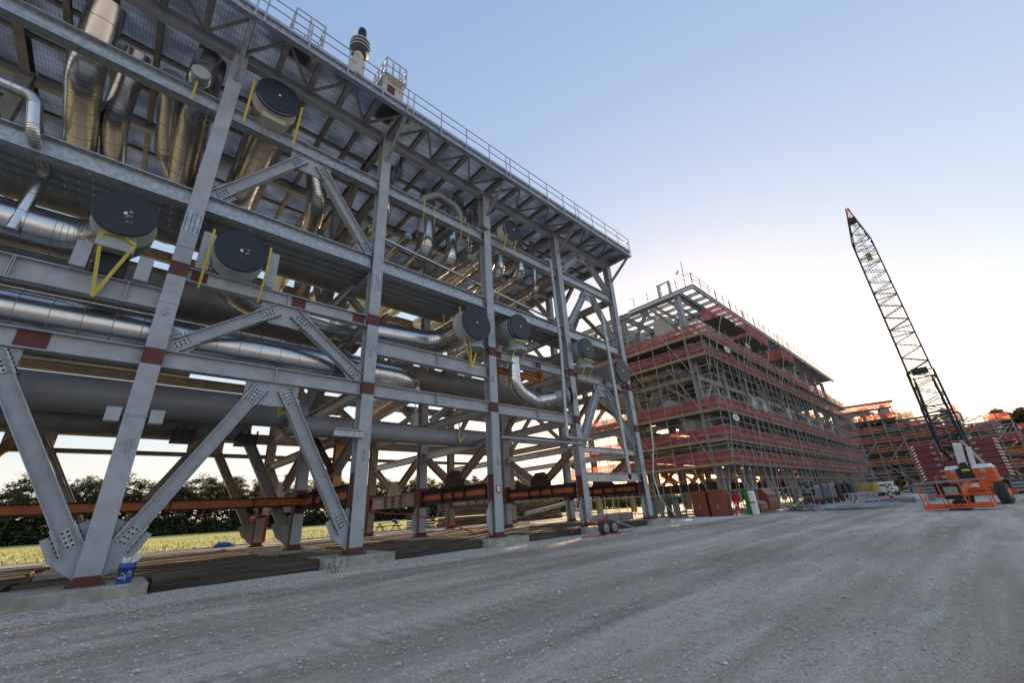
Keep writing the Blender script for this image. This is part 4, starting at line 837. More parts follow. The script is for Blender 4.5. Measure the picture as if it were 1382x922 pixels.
# long inner pipes added to darken the interior
bm = MB()
for y, z, r_ in ((16, 7.0, .6), (18, 9.9, .9), (17, 12.6, .8), (22, 7, 1.0), (22.5, 12.5, 1.2), (15.5, 4.6, .4), (23, 4.4, .5)): bm.tube((BX + .5, y, z), (BC[-1] - .5, y, z), r_, 16)
bm.build('infill_pipes', 'pipeb', B)
bm = MB(); bm.rings([(BX + 1.8, 16.5, 15.6), (BX + 1.8, 16.5, 17.9), (BX + 1.8, 16.5, 18.2)], [.95, .95, .6], 24); bm.build('roof_vessel', 'cream', B)
bm = MB(); bm.rings([(BX + .2, 20.3, 16.9), (BX + .4, 20.3, 16.9), (BX + 1, 20.3, 16.9), (BX + 6, 20.3, 16.9)], [.3, .9, 1.2, 1.2], 28); bm.build('drum', 'pipel', B)
for x, y, z, r_ in ((BX - .5, 16.6, 9.0, .55), (BX - .4, 15.2, 7.0, .62), (BX - .3, 14.6, 5.0, .4)):
    bm = MB(); bm.rings([(x, y, z), (x + .1, y, z), (x + 3, y, z)], [r_ * .9, r_, r_], 24); bm.build('capped_nozzle', 'pipel', B)
for k_, (x, z, r_) in enumerate(((BX + 9, 9.9, .8), (BX + 11.8, 9.9, .85), (BX + 15, 9.9, .7), (BX + 24, 10.2, .8), (BX + 33, 10, .8), (BX + 40, 9.8, .8), (BX + 47, 9.8, .8))):
    bm = MB(); bm.rings([(x, 13.2, z), (x, 13.3, z), (x, 15, z)], [r_ * .93, r_, r_], 24); bm.build('capped_nozzle', 'rust' if k_ == 0 else 'pipel', B)
# little frames and masts on B roof
t = thing('roof_portal_frame', 'small square grey portal frame on top of the scaffolded building roof', 'frame', (BX, 14.8, BR + .2)); bm = MB()
bm.bar((BX, 14.3, BR + .2), (BX, 14.3, BR + 1.5), .22, .22, (1, 0, 0)); bm.bar((BX, 15.4, BR + .2), (BX, 15.4, BR + 1.5), .22, .22, (1, 0, 0)); bm.build('posts', 'pipel', t)
bm = MB(); bm.bar((BX, 14.19, BR + 1.6), (BX, 15.51, BR + 1.6), .22, .2); bm.build('lintel', 'pipel', t)
t = thing('weather_mast', 'thin mast with crossed instrument arms at the roof corner of the scaffolded building', 'mast', (BX, 12.8, BR + .3)); bm = MB()
bm.tube((BX, 12.8, BR + .2), (BX, 12.7, BR + 3.1), .035, 6); bm.build('pole', 'galv', t); bm = MB()
bm.tube((BX, 13.5, BR + 2.2), (BX, 12.2, BR + 1.2), .025, 6); bm.tube((BX, 13.4, BR + 2.0), (BX, 13.1, BR + 2.3), .07, 6); bm.tube((BX, 11.9, BR + 1.5), (BX, 12.3, BR + 1.5), .03, 6); bm.build('instrument_arms', 'galv', t)
# scaffolding round B
SX0, SX1, SY0, SY1 = 33.6, 91.5, 12.0, 28.5
sc = thing('scaffolding', 'tube scaffolding with red netting along the front and end of the long grey module', 'scaffolding', (SX0, SY0, 0))
zs = [3.5, 5.3, 7.65, 12.3, 14.1]
npole = 0
fx = np.linspace(SX0, SX1, 37)
for j, y in enumerate((SY0, SY0 + 1.35)):
    for i, x in enumerate(fx):
        bm = MB(); jx = random.uniform(-.05, .05); bm.tube((x + jx, y, 0), (x + jx + random.uniform(-.08, .08), y, 15.3 + random.uniform(-.5, 1.2)), .031, 5); bm.build('standard', 'tube', sc); npole += 1
fy = np.linspace(SY0, SY1, 12)
for j, x in enumerate((SX0, SX0 + 1.35)):
    for i, y in enumerate(fy[1:]):
        bm = MB(); bm.tube((x, y + random.uniform(-.05, .05), 0), (x, y, 15.3 + random.uniform(-.4, .8)), .031, 5); bm.build('standard', 'tube', sc)
hz = sorted(zs + [z + .55 for z in zs] + [z + 1.1 for z in zs] + [.3, 1.7, 8.9, 9.7, 10.6, 11.4, 7.0, 2.6, 5.05, 13.1])
for z in hz:
    bm = MB()
    for y in (SY0 - .04, SY0 + 1.31): bm.tube((SX0 - .3, y, z), (SX1 + .3, y, z), .024, 5)
    for x in (SX0 - .04, SX0 + 1.31): bm.tube((x, SY0 - .3, z), (x, SY1, z), .024, 5)
    for x in fx[::2]: bm.tube((x, SY0 - .15, z - .06), (x, SY0 + 1.5, z - .06), .028, 5)
    bm.build('ledgers', 'tube', sc)
def sgl(a_, b_, r_, mt, par, nm='diagonal_tube'): q_ = MB(); q_.tube(a_, b_, r_, 5); q_.build(nm, mt, par)
for k_, x in enumerate(fx[::4]):
    for z in (0.2, 4, 8, 11): sgl((x, SY0 - .08, z), (x + 2.0 * (1 if k_ % 2 or not k_ else -1), SY0 - .08, z + 4), .03, 'tube', sc)
for y in fy[1::3]:
    for z in (.2, 4, 8, 11): sgl((SX0 - .08, y, z), (SX0 - .08, y + 2, z + 4), .03, 'tube', sc)
def net(p0, p1, z, h, parent, mt='net', wob=.05):
    """slack netting fixed to the guard rails: a thin closed sheet, rippled"""
    p0 = Vector(p0); p1 = Vector(p1); d = p1 - p0; ln = d.length; n_ = max(4, int(ln / .5)); q = Vector((-d.y, d.x)).normalized() if False else Vector((d.y, -d.x, 0)).normalized()
    bm = MB(); vs = []
    for i in range(n_ + 1):
        c_ = p0.lerp(p1, i / n_)
        for k_, f in enumerate((0, .35, .7, 1)):
            o = c_ + q * (wob * (random.random() - .3)); vs.append((o.x, o.y, z + h * f + (random.gauss(0, .035) if f == 1 else 0)))
    fs = [(4 * i + k_, 4 * i + 4 + k_, 4 * i + 5 + k_, 4 * i + 1 + k_) for i in range(n_) for k_ in range(3)]
    bm.add(vs, fs, 0, True); return bm.build('safety_net', mt, parent)
for z in zs:
    bm = MB(); bm.box(SX0 + .05, SY0 + .03, z - .05, SX1, SY0 + 1.3, z); bm.box(SX0 + .03, SY0 + 1.31, z - .05, SX0 + 1.3, SY1, z); bm.build('platform', 'plank', sc)
    bm = MB(); bm.box(SX0 + .04, SY0 - .02, z, SX1, SY0 + .02, z + .17); bm.build('toe_board', 'plank', sc)  # front boards in the darker plank colour, their shade put into it
    bm = MB(); bm.box(SX0 - .02, SY0 + .04, z, SX0 + .02, SY1, z + .17); bm.build('toe_board', 'wood', sc)
    net((SX0 + .1, SY0 + .1, 0), (SX1, SY0 + .1, 0), z + .12, .98, sc); net((SX0 + .1, SY1, 0), (SX0 + .1, SY0 + .1, 0), z + .12, .98, sc)
# upper hanging platforms
for x0, x1, z in ((37.5, 44.0, 16.7), (44.6, 50.5, 16.4), (55.5, 60.0, 16.2)):
    bm = MB(); bm.box(x0, 11.2, z - .06, x1, 12.9, z); bm.build('platform', 'plank', sc); net((x0, 11.15, 0), (x1, 11.15, 0), z, 1.1, sc); net((x0, 12.9, 0), (x0, 11.15, 0), z, 1.1, sc)
    for x in np.arange(x0, x1 + .1, (x1 - x0) / 2):
        sgl((x, 11.2, z - .4), (x, 11.2, BR), .035, 'tube', sc, 'hanger_tube')
    for x in (x0, x1): sgl((x, 11.2, z), (x - 1.2, 12, z - 3.5), .035, 'tube', sc)
for x, z in ((36.2, 7.2), (38.6, 13.7), (45.2, 15.6)):
    bm = MB(); nn = 20; bm.add([(x + .75 * math.cos(2 * math.pi * k_ / nn), 11.84, z + .33 * math.sin(2 * math.pi * k_ / nn)) for k_ in range(nn)] + [(x + .75 * math.cos(2 * math.pi * k_ / nn), 11.86, z + .33 * math.sin(2 * math.pi * k_ / nn)) for k_ in range(nn)], [tuple(range(nn)), tuple(range(2 * nn - 1, nn - 1, -1))] + [(k_, nn + k_, nn + (k_ + 1) % nn, (k_ + 1) % nn) for k_ in range(nn)])
    s_ = bm.build('oval_sign', 'blackm', sc)
    bm = MB(); bm.add([(x + .66 * math.cos(2 * math.pi * k_ / nn), 11.83, z + .27 * math.sin(2 * math.pi * k_ / nn)) for k_ in range(nn)], [tuple(range(nn))]); bm.build('sign_face', 'white', s_)
    textmesh('sign_lettering', 'USA', .38, 'blackm', orient((x, 11.822, z), (1, 0, 0), (0, -1, 0)), s_, .003)

# ------------------------------------------------------------------ building C : farther modules in scaffolding
CX = 105
C = thing('distant_scaffolded_module', 'distant sunlit module in scaffolding and orange netting behind the crane', 'steel structure', (CX, 8, 0))
def bayC(y0, y1, ztop, levels, x0=CX, dep=34):
    for y in np.arange(y0, y1, -6 if y1 < y0 else 6):
        for x in (x0 + 1.6, x0 + 9, x0 + 18, x0 + 27):
            bm = MB(); bm.ibeam((x, y, 0), (x, y, ztop), .45, .4, (0, 1, 0)); bm.build('column', 'beige', C)
    for z in levels:
        bm = MB(); bm.ibeam((x0 + 1.6, y0, z - .4), (x0 + 1.6, y1, z - .4), .5, .3); bm.ibeam((x0 + 9, y0, z - .4), (x0 + 9, y1, z - .4), .5, .3)
        bm.box(x0 + 2.5 + random.random() * 6, min(y0, y1) + .3, z - .1, x0 + 14 + random.random() * 6, max(y0, y1) - .3, z - .05); bm.build('floor_beams', 'joist', C)
bayC(27, 7, 15.2, (5.5, 9.6, 13.6)); bayC(6, -1, 12.6, (5.5, 9.4)); bayC(-2, -6.5, 10.2, (5.2, 8.6))
bm = MB()
for z, r_ in ((4.3, .4), (7.3, .7), (11.2, .8)): bm.tube((CX + 6, 26, z), (CX + 6, -5 if z < 10 else 5, z), r_, 12)
bm.build('infill_pipes', 'pipeb', C)
sc2 = thing('distant_scaffolding', 'stepped scaffolding with glowing orange netting on the distant module', 'scaffolding', (CX, 8, 0))
def scaf(y0, y1, zt, lv, x=CX, nets=True, poles=True):
    k_ = 0
    if poles:
        for y in np.arange(min(y0, y1), max(y0, y1) + .1, 2.1):
            for xx_ in (x, x + 1.3): bm = MB(); bm.tube((xx_, y, 0), (xx_, y + random.uniform(-.1, .1), zt + random.uniform(-.3, 1.8)), .045, 5); bm.build('standard', 'tube', sc2)
    for z in lv:
        bm = MB(); e0, e1 = min(y0, y1) - random.uniform(0, .6), max(y0, y1) + .2; bm.box(x + .02, e0, z - .12, x + 1.3, e1, z); bm.build('platform', 'plank', sc2)
        bm = MB()
        for h in (0, .55, 1.1): bm.tube((x - .05, e0, z + h), (x - .05, e1, z + h), .04, 5)
        bm.build('ledgers', 'tube', sc2)
        if nets:
            yy = e1
            while yy > e0:
                y2 = max(e0, yy - random.uniform(2, 6))
                if random.random() < .8: net((x + .12, yy, 0), (x + .12, y2, 0), z + .05, random.uniform(.75, 1.05), sc2, 'netc', .1); net((x + 14, yy, 0), (x + 14, y2, 0), z + .05, 1.0, sc2, 'netc', .1) if random.random() < .7 else None
                yy = y2 - .1
scaf(28, 7, 14.5, (2.9, 5.0, 7.3, 9.0, 10.8, 13.2, 15.2)); scaf(6.8, -1, 12.5, (2.9, 5.0, 7.2, 9.2, 11.2, 12.6)); scaf(-1.2, -6.6, 9.6, (2.9, 4.9, 7.0, 9.0, 10.3))
for y in np.arange(-6, 27, 4.2): sgl((CX - .1, y, .3), (CX - .1, y + 4, 4.8), .055, 'galv', sc2); sgl((CX - .1, y + 4, 5), (CX - .1, y, 9.3), .055, 'galv', sc2)
for y, z in ((9, 14), (15, 14.5), (21, 14.3), (4, 12)): sgl((CX + 1, y, z), (CX + 4, y + 3, z + 2.2), .07, 'galv', sc2)
g = random.Random(77)
def zt_(y): return 15.2 if y > 7 else (12.8 if y > -1.5 else 10.4)
for mt, nm_, cnt in (('beige', 'inner_pipework', 600), ('pipeb', 'inner_ducts', 160), ('joist', 'inner_steelwork', 650)):
    bm = MB()
    for q in range(cnt):
        y = g.uniform(-6, 27); x = CX + g.uniform(2, 24); z = g.uniform(.3, zt_(y)); a_ = g.random()
        if a_ < .45: bm.bar((x, y, z), (x, y + g.uniform(1, 5), z + g.gauss(0, .2)), g.uniform(.15, .5))
        elif a_ < .8: bm.bar((x, y, z), (x, y, min(z + g.uniform(1, 3.5), zt_(y))), g.uniform(.1, .4), None, (0, 1, 0))
        else: bm.bar((x, y, z), (x, y + g.uniform(-3, 3), min(z + 2.5, zt_(y))), .16)
    o_ = bm.build(nm_, mt, C); o_['kind'] = 'stuff'
for z in (2.9, 5.0, 7.3, 9.0, 10.8, 13.2):
    for dx in (5, 12, 20):
        y0_ = -6 if z < 9 else (-1 if z < 12 else 7); bm = MB(); bm.box(CX + dx, y0_, z - .15, CX + dx + g.uniform(4, 7), 28, z); bm.build('inner_floor', 'plank', C)
for k_ in range(12):
    y = g.uniform(-4, 26); bm = MB(); bm.tube((CX + g.uniform(4, 16), y, .3), (CX + 8, y, zt_(y) + g.uniform(0, 1.5)), g.uniform(.4, .9), 14); bm.build('inner_vessel', 'beige', C)
bm = MB()
bm.ibeam((CX + 2, 18, 16.8), (CX + 2, 6.6, 16.4), .5, .3); bm.ibeam((CX + 4, 18, 15.9), (CX + 4, 10, 15.6), .4, .3); bm.build('roof_frame', 'beige', C)
sc3 = thing('far_scaffold_tower', 'pale grey scaffold tower rising at the right hand end of the distant module', 'scaffolding', (112, -8, 0))
bm = MB()
for x in (108, 112, 116):
    for y in np.arange(-7, -11, -1.9): bm.tube((x, y, 0), (x, y, 9.5 - (-7 - y) * 1.0), .05, 5)
bm.build('standards', 'galv', sc3); 
for z in (1, 3, 5, 7, 8.6):
    bm = MB(); bm.box(108, -10.5 + z * .15, z - .1, 116, -7, z); bm.build('platform', 'plank', sc3); net((107.9, -7, 0), (107.9, -10.4 + z * .15, 0), z, 1.0, sc3, 'net')
for z in (1, 3, 5, 7): sgl((107.9, -7, z), (107.9, -10.6, z + 2), .06, 'galv', sc3)

# ------------------------------------------------------------------ crawler crane
cr_ = thing('crawler_crane', 'crawler crane with tall black lattice boom and maroon counterweights', 'crane', (60, .5, 0))
foot = Vector((63, .75, 2.6)); tip = Vector((74, .57, 41.3)); ax = (tip - foot).normalized(); ln = (tip - foot).length
side = Vector((0, 1, 0)); nrm = ax.cross(side).normalized()
def bw(f):  # half width / half depth along the boom
    return min(1, .25 + f * 12) if f < .06 else (1 if f < .8 else max(.12, 1 - (f - .8) / .2 * .9))
def lattice(f0, f1, hw, hd, cr=.085, lc=.042, n_=None):
    bm = MB(); L_ = (f1 - f0) * ln; n_ = n_ or int(L_ / 1.0)
    P = []
    for i in range(n_ + 1):
        f = f0 + (f1 - f0) * i / n_; w_ = hw * bw(f); d_ = hd * bw(f); c_ = foot + ax * (ln * f)
        P.append([c_ + side * w_ + nrm * d_, c_ + side * w_ - nrm * d_, c_ - side * w_ - nrm * d_, c_ - side * w_ + nrm * d_])
    for i in range(n_):
        for k_ in range(4):
            bm.tube(P[i][k_], P[i + 1][k_], cr, 5); a_, b_ = (k_, (k_ + 1) % 4)
            bm.tube(P[i][a_] if i % 2 else P[i][b_], P[i + 1][b_] if i % 2 else P[i + 1][a_], lc, 4)
            if i % 6 == 0: bm.tube(P[i][a_], P[i][b_], lc * 1.5, 4)
    return bm
lattice(0, .27, 1.12, .9, .11, .05).build('boom_butt', 'blackm', cr_)
lattice(.27, .8, 1.05, .9, .08, .042).build('boom_section', 'bluegrey' if False else 'blackm', cr_)
lattice(.8, .93, 1.05, .9, .08, .042).build('boom_top', 'blackm', cr_)
lattice(.93, 1.0, 1.05, .9, .08, .045).build('boom_tip', 'red', cr_)
bm = MB(); c_ = foot + ax * ln * .93; bm.box(c_.x - .5, c_.y - .45, c_.z - .35, c_.x + .5, c_.y + .45, c_.z + .35); bm.build('sheave_block', 'blackm', cr_)
bm = MB(); c_ = foot + ax * ln * .27; bm.box(c_.x - .9, c_.y - .7, c_.z - .1, c_.x - .5, c_.y + .7, c_.z + .6); bm.build('boom_winch', 'blackm', cr_)
bm = MB()
for s_ in (-.75, .75):
    bm.tube(foot + ax * 9.8 + side * s_ - Vector((1, 0, 0)), Vector((59.5, .75 + s_ * 1.2, 4.2)), .14, 8); bm.tube(foot + ax * 9.8 + side * s_ - Vector((1, 0, 0)), foot + ax * 10.5 + side * s_, .1, 6)
bm.build('back_mast', 'blackm', cr_)
bm = MB(); mt_ = foot + ax * 9.8 - Vector((1, 0, 0))
for s_ in (-.7, -.3, .3, .7): bm.tube(mt_ + side * s_, tip - ax * 2.5 + side * s_ * .3 - nrm * .3, .018, 4)
bm.build('pendant_lines', 'blackm', cr_)
bm = MB(); hk = Vector((72.9, .57, 30)); bm.tube(tip, Vector((tip.x, tip.y, 33)), .02, 4); bm.box(tip.x - .3, tip.y - .3, 32, tip.x + .3, tip.y + .3, 33, 1); bm.build('hook_block', ['blackm', 'yellowm'], cr_)
for s_ in (-1, 1):
    for k_ in range(6):
        yc = .75 + s_ * 2.05; hw_ = .95; z = 1.5 + k_ * .56; bm = MB(); bm.bbox(58.2, yc - hw_, z, 60.2, yc + hw_, z + .54, .04)
        o = bm.build('counterweight', 'cw', cr_); ye = yc + s_ * hw_; bm = MB()
        for q in range(2): bm.add([(58.19, ye, z + .05 + q * .26), (58.19, ye - s_ * .28, z + .17 + q * .26), (58.19, ye - s_ * .28, z + .29 + q * .26), (58.19, ye, z + .17 + q * .26)], [(0, 1, 2, 3) if s_ < 0 else (3, 2, 1, 0)])
        bm.build('hazard_stripes', 'hazard', o)
        bm = MB(); bm.box(58.17, yc - s_ * .75, z + .2, 58.2, yc - s_ * .45, z + .34); bm.build('lifting_lug', 'pipel', o)
bm = MB(); bm.bbox(59, -.9, 1.3, 65, 2.3, 3.2, .08); bm.build('machinery_house', 'cw', cr_)
bm = MB(); bm.bbox(63.5, -2.0, 1.5, 65.4, -.95, 3.4, .1); bm.build('cab', 'white', cr_)
bm = MB(); bm.box(63.45, -1.9, 2.3, 63.49, -1.05, 3.2); bm.build('cab_window', 'glass', cr_)
for s_ in (-1, 1):
    yc = .75 + s_ * 3.0; bm = MB(); pr = [(57.8, .55), (58.2, .1), (66.8, .1), (67.2, .55), (66.8, 1.15), (58.2, 1.15)]
    bm.add([(x, yc - .55, z) for x, z in pr] + [(x, yc + .55, z) for x, z in pr], [(0, 1, 2, 3, 4, 5), (11, 10, 9, 8, 7, 6)] + [(k_, 6 + k_, 6 + (k_ + 1) % 6, (k_ + 1) % 6) for k_ in range(6)]); o = bm.build('crawler_track', 'tyre', cr_)
    bm = MB()
    for q in range(24): x = 58.3 + q * .36; bm.box(x, yc - .58, 1.15, x + .26, yc + .58, 1.2); bm.box(x, yc - .58, .02, x + .26, yc + .58, .1)
    for q in range(3): bm.box(57.72, yc - .58, .25 + q * .28, 57.9, yc + .58, .45 + q * .28)
    bm.build('track_pads', 'pipe', o)
bm = MB(); bm.box(60.5, -2.6, .55, 64.5, 4.1, 1.25); bm.build('car_body', 'cw', cr_)

# ------------------------------------------------------------------ boom lift
jl = thing('boom_lift', 'orange telescopic boom lift with its basket lowered on the gravel at right', 'boom lift', (34, .9, 0))
A_ = Vector((30.2, 2.3, 0)); B_ = Vector((29.9, -.05, 0)); u_ = (B_ - A_).normalized(); bwid = (B_ - A_).length; v_ = Vector((-u_.y, u_.x, 0))   # v_ : away from the viewer
if v_.x < 0: v_ = -v_
def P3(s_, d_, z): q = A_ + u_ * s_ + v_ * d_; return Vector((q.x, q.y, z + .05 * (s_ / bwid) - .12))
z0, hgt, dep = .2, 1.24, .9
bm = MB()
bm.bar(P3(0, 0, z0 + .1), P3(bwid, 0, z0 + .1), .05, .2); bm.bar(P3(0, dep, z0 + .1), P3(bwid, dep, z0 + .1), .05, .2)
for s_ in (0, bwid): bm.bar(P3(s_, 0, z0 + .1), P3(s_, dep, z0 + .1), .05, .2); bm.bar(P3(s_, 0, z0 + hgt), P3(s_, dep, z0 + hgt), .05); bm.bar(P3(s_, 0, z0 + .62), P3(s_, dep, z0 + .62), .04)
for d_ in (0, dep):
    for s_ in (0, bwid * .33, bwid * .66, bwid): bm.bar(P3(s_, d_, z0), P3(s_, d_, z0 + hgt), .05, .05, (0, 1, 0))
    bm.bar(P3(0, d_, z0 + .62), P3(bwid, d_, z0 + .62), .04); 
bm.bar(P3(0, dep, z0 + hgt), P3(bwid, dep, z0 + hgt), .05)
bm.bar(P3(bwid * .35, 0, z0 + hgt + .28), P3(bwid * .66, 0, z0 + hgt + .28), .05); bm.bar(P3(bwid * .35, 0, z0 + hgt), P3(bwid * .35, 0, z0 + hgt + .3), .05, .05, (0, 1, 0)); bm.bar(P3(bwid * .66, 0, z0 + hgt), P3(bwid * .66, 0, z0 + hgt + .3), .05, .05, (0, 1, 0))
bk = bm.build('basket', 'jlg', jl)
bm = MB(); bm.bar(P3(-.1, -.03, z0 + hgt), P3(bwid + .1, -.03, z0 + hgt), .09, .09); bm.build('padded_rail', 'pipe', bk)
bm = MB(); bm.add([P3(0, 0, z0), P3(bwid, 0, z0), P3(bwid, dep, z0), P3(0, dep, z0)], [(0, 1, 2, 3)]); bm.bar(P3(bwid * .35, .4, z0 - .07), P3(bwid * .66, .4, z0 - .07), .8, .1); bm.build('basket_floor', 'blackm', bk)
bm = MB(); bm.bar(P3(bwid * .3, .9, z0 + .75), P3(bwid * .62, .9, z0 + .75), .12, .7); bm.build('control_console', 'blackm', bk); bm = MB(); bm.bar(P3(bwid * .34, .82, z0 + .8), P3(bwid * .55, .82, z0 + .8), .02, .36); bm.build('document_panel', 'pipel', bk)
bm = MB(); bm.bar(P3(bwid * .42, .6, z0 + .2), P3(bwid * .65, .6, z0 + .2), .4, .3); bm.build('tool_tray', 'blackm', bk)
textmesh('maker_lettering', 'JLG  1200', .17, 'blackm', orient(P3(bwid * .46, -.03, z0 + .1), u_, -v_), bk, .002)
# chassis, axles, wheels behind the basket
fw = Vector((1, -.12, 0)).normalized(); rt = Vector((-.12, -1, 0)).normalized(); cc = Vector((36.9, .25, 0)); KS = .76
def Q(f, s_, z): q = cc + fw * f + rt * s_ * KS; return Vector((q.x, q.y, z))
def qbox(bm, f0, f1, s0, s1, za, zb, mi=0, tp=0):
    vs = [Q(f, s_, za) for f in (f0, f1) for s_ in (s0, s1)] + [Q(f + (tp if f == f0 else -tp), s_ + (tp if s_ == s0 else -tp), zb) for f in (f0, f1) for s_ in (s0, s1)]
    bm.add(vs, [(0, 2, 3, 1), (4, 5, 7, 6), (0, 1, 5, 4), (2, 6, 7, 3), (0, 4, 6, 2), (1, 3, 7, 5)], mi); return bm
qbox(MB(), .2, 3.4, -.85, .75, .5, 1.15).build('chassis', 'jlg', jl)
bm = MB(); bm.bar(Q(.3, -1.2, .6), Q(.1, 1.15, .6), .2, .2); bm.build('axle', 'jlg', jl); bm = MB(); bm.bar(Q(3.0, -1.5, .6), Q(3.0, 1.6, .6), .25, .22); bm.build('axle', 'jlg', jl)
for f, s_ in ((.0, 1.2), (.5, -1.25), (2.4, 1.0), (2.4, -1.2)):
    bm = MB(); c_ = Q(f, s_, .55); d = rt; bm.rings([c_ - d * .24, c_ - d * .2, c_ + d * .2, c_ + d * .24], [.44, .55, .55, .44], 30)
    for k_ in range(22):
        a0 = 2 * math.pi * k_ / 22
        for sg in (-1, 1):
            r0 = Vector((math.cos(a0), 0, math.sin(a0))); o1 = c_ + fw * (r0.x * .56) + Vector((0, 0, r0.z * .56)) + d * (sg * .2); a1 = a0 + .16; o2 = c_ + fw * (math.cos(a1) * .57) + Vector((0, 0, math.sin(a1) * .57)); bm.bar(o1, o2, .06, .05, (fw * r0.x + Vector((0, 0, r0.z))))
    w_ = bm.build('wheel', 'tyre', jl); bm = MB(); bm.rings([c_ + d * (.245 if s_ > 0 else -.245), c_ + d * (.26 if s_ > 0 else -.26)], [.28, .2], 20); bm.build('rim', 'jlg', w_)
# turntable bodies
for s0, s1, tpn in ((-1.45, -.5, 'left'), (.1, 1.2, 'right')):
    bm = MB(); qbox(bm, .3, 2.0, s0, s1, 1.2, 1.98, 0, .0); qbox(bm, .3, 2.0, s0, s1, 1.98, 2.2, 1, .14); o = bm.build('engine_cowl', ['jlg', 'white'], jl)
    bm = MB(); mid = (s0 + s1) / 2; qbox(bm, .285, .3, mid - .15, mid + .15, 1.75, 1.95); bm.build('decal_plate', 'pipel', o)
    bm = MB(); qbox(bm, .29, .3, s0 + .55 * (s1 - s0) - .3, s0 + .55 * (s1 - s0) - .285, 1.22, 1.97); bm.build('cowl_seam', 'blackm', o)
bm = MB(); bm.add([Q(.25, -.45, 1.2), Q(.25, .25, 1.2), Q(.25, -.1, 2.35), Q(.25, -.35, 2.35), Q(.6, -.45, 1.2), Q(.6, .25, 1.2), Q(.6, -.1, 2.35), Q(.6, -.35, 2.35)], [(0, 1, 2, 3), (7, 6, 5, 4), (1, 5, 6, 2), (0, 3, 7, 4), (3, 2, 6, 7)]); o = bm.build('hose_guard', 'blackm', jl)
bm = MB(); qbox(bm, .2, .245, -.45, .0, 1.85, 1.97); bm.build('reflective_tape', 'vest', o)
# boom: folded up section, and the arm running down to the basket
bm = MB(); bm.bar(Q(1.5, -.5, 1.9), Q(1.2, -.2, 3.5), .4, .36, rt); bm.build('lower_boom', 'white', jl)
bm = MB(); bm.bar(Q(1.4, .1, 1.9), Q(1.1, .35, 3.2), .26, .22, rt); bm.build('upper_boom', 'white', jl)
bm = MB(); bm.bar(Q(1.6, -.25, 2.4), Q(1.4, -.12, 3.4), .2, .14, rt); bm.build('lift_cylinder', 'blackm', jl)
bm = MB(); bm.bar(Q(2.2, .6, 2.3), Q(1.3, .1, 3.65), .1, .12, rt); bm.build('tension_link', 'cream', jl)
bm = MB(); bm.bar(Q(.6, -.35, 1.35), P3(bwid * .5, 1.1, .6), .2, .22); bm.build('jib_arm', 'jlg', jl)
bm = MB()
for k_ in range(4): bm.rings([Q(.9, -.5 + .08 * k_, 2.3), Q(0.1, -.75 + .08 * k_, 1.9), Q(-.3, -.6 + .08 * k_, 1.2), P3(bwid * .45, 1.1, .9)], [.035] * 4, 6)
bm.build('hydraulic_hoses', 'blackm', jl)
bm = MB(); qbox(bm, .05, .19, -.75, .75, .75, 1.25); o = bm.build('bumper_plate', 'jlg', jl); bm = MB(); qbox(bm, .035, .05, -.45, .15, .95, 1.15); o2 = bm.build('decal_plate', 'white', o)

# ------------------------------------------------------------------ site clutter along the scaffolding
def cabinet(x, y, w, d, h, label, mt='brown', tilt=0):
    t = thing('tool_cabinet', label, 'cabinet', (x, y, 0)); bm = MB(); bm.bbox(x - w / 2, y - d / 2, .08, x + w / 2, y + d / 2, h, .03); bm.box(x - w / 2 + .05, y - d / 2 + .05, 0, x - w / 2 + .2, y + d / 2 - .05, .08); bm.box(x + w / 2 - .2, y - d / 2 + .05, 0, x + w / 2 - .05, y + d / 2 - .05, .08); bm.build('body', mt, t)
    bm = MB(); bm.box(x - w / 2 - .012, y - d / 2 + .05, .15, x - w / 2 + .0, y - .01, h - .1); bm.box(x - w / 2 - .012, y + .01, .15, x - w / 2, y + d / 2 - .05, h - .1); bm.build('door', mt, t)
    bm = MB(); bm.box(x - w / 2 - .03, y - .03, .5, x - w / 2 - .013, y + .03, .8); bm.build('handle', 'galv', t); return t
cabinet(32.6, 14.55, 1.0, 1.1, 1.75, 'tall brown job cabinet, left of the pair at the scaffold corner')
cabinet(32.5, 13.2, 1.0, 1.1, 1.8, 'tall brown job cabinet, right of the pair at the scaffold corner')
def jobbox(x, y, w, d, h, label):
    t = thing('job_box', label, 'tool box', (x, y, 0)); bm = MB(); bm.bbox(x - w / 2, y - d / 2, .1, x + w / 2, y + d / 2, h * .72, .02)
    bm.add([(x - w / 2, y - d / 2, h * .72), (x + w / 2, y - d / 2, h * .72), (x + w / 2, y + d / 2, h * .72), (x - w / 2, y + d / 2, h * .72), (x - w / 2, y + d / 2 - .02, h), (x + w / 2, y + d / 2 - .02, h), (x + w / 2, y - d * .2, h), (x - w / 2, y - d * .2, h)], [(0, 1, 6, 7), (7, 6, 5, 4), (0, 7, 4, 3), (1, 2, 5, 6), (2, 3, 4, 5)]); bm.build('body', 'brown', t)
    bm = MB()
    for q in (-.3, 0, .3): bm.box(x + q * w - .1, y - d / 2 - .012, h * .4, x + q * w + .1, y - d / 2 - .002, h * .6)
    bm.build('front_labels', 'pipel', t); bm = MB(); bm.box(x - .12, y - d / 2 - .04, h * .7, x + .12, y - d / 2 - .012, h * .76); bm.build('latch', 'galv', t)
jobbox(38.2, 12.0, 2.2, 1.2, 1.7, 'large brown sloped job box beside the scaffold foot'); jobbox(35.2, 11.6, 1.6, .8, .85, 'small brown sloped job box left of the large one')
t = thing('gas_bottle_cage', 'blue grey wire storage cage by the last front column', 'cage', (31.5, 17.5, 0)); bm = MB()
for x in (31, 32): 
    for k_ in range(4): bm.bar((x, 15.6 + k_ * .95, 0), (x, 15.6 + k_ * .95, 1.5), .07, .07, (0, 1, 0))
    for z in (.1, 1.45): bm.bar((x, 15.6, z), (x, 18.45, z), .06)
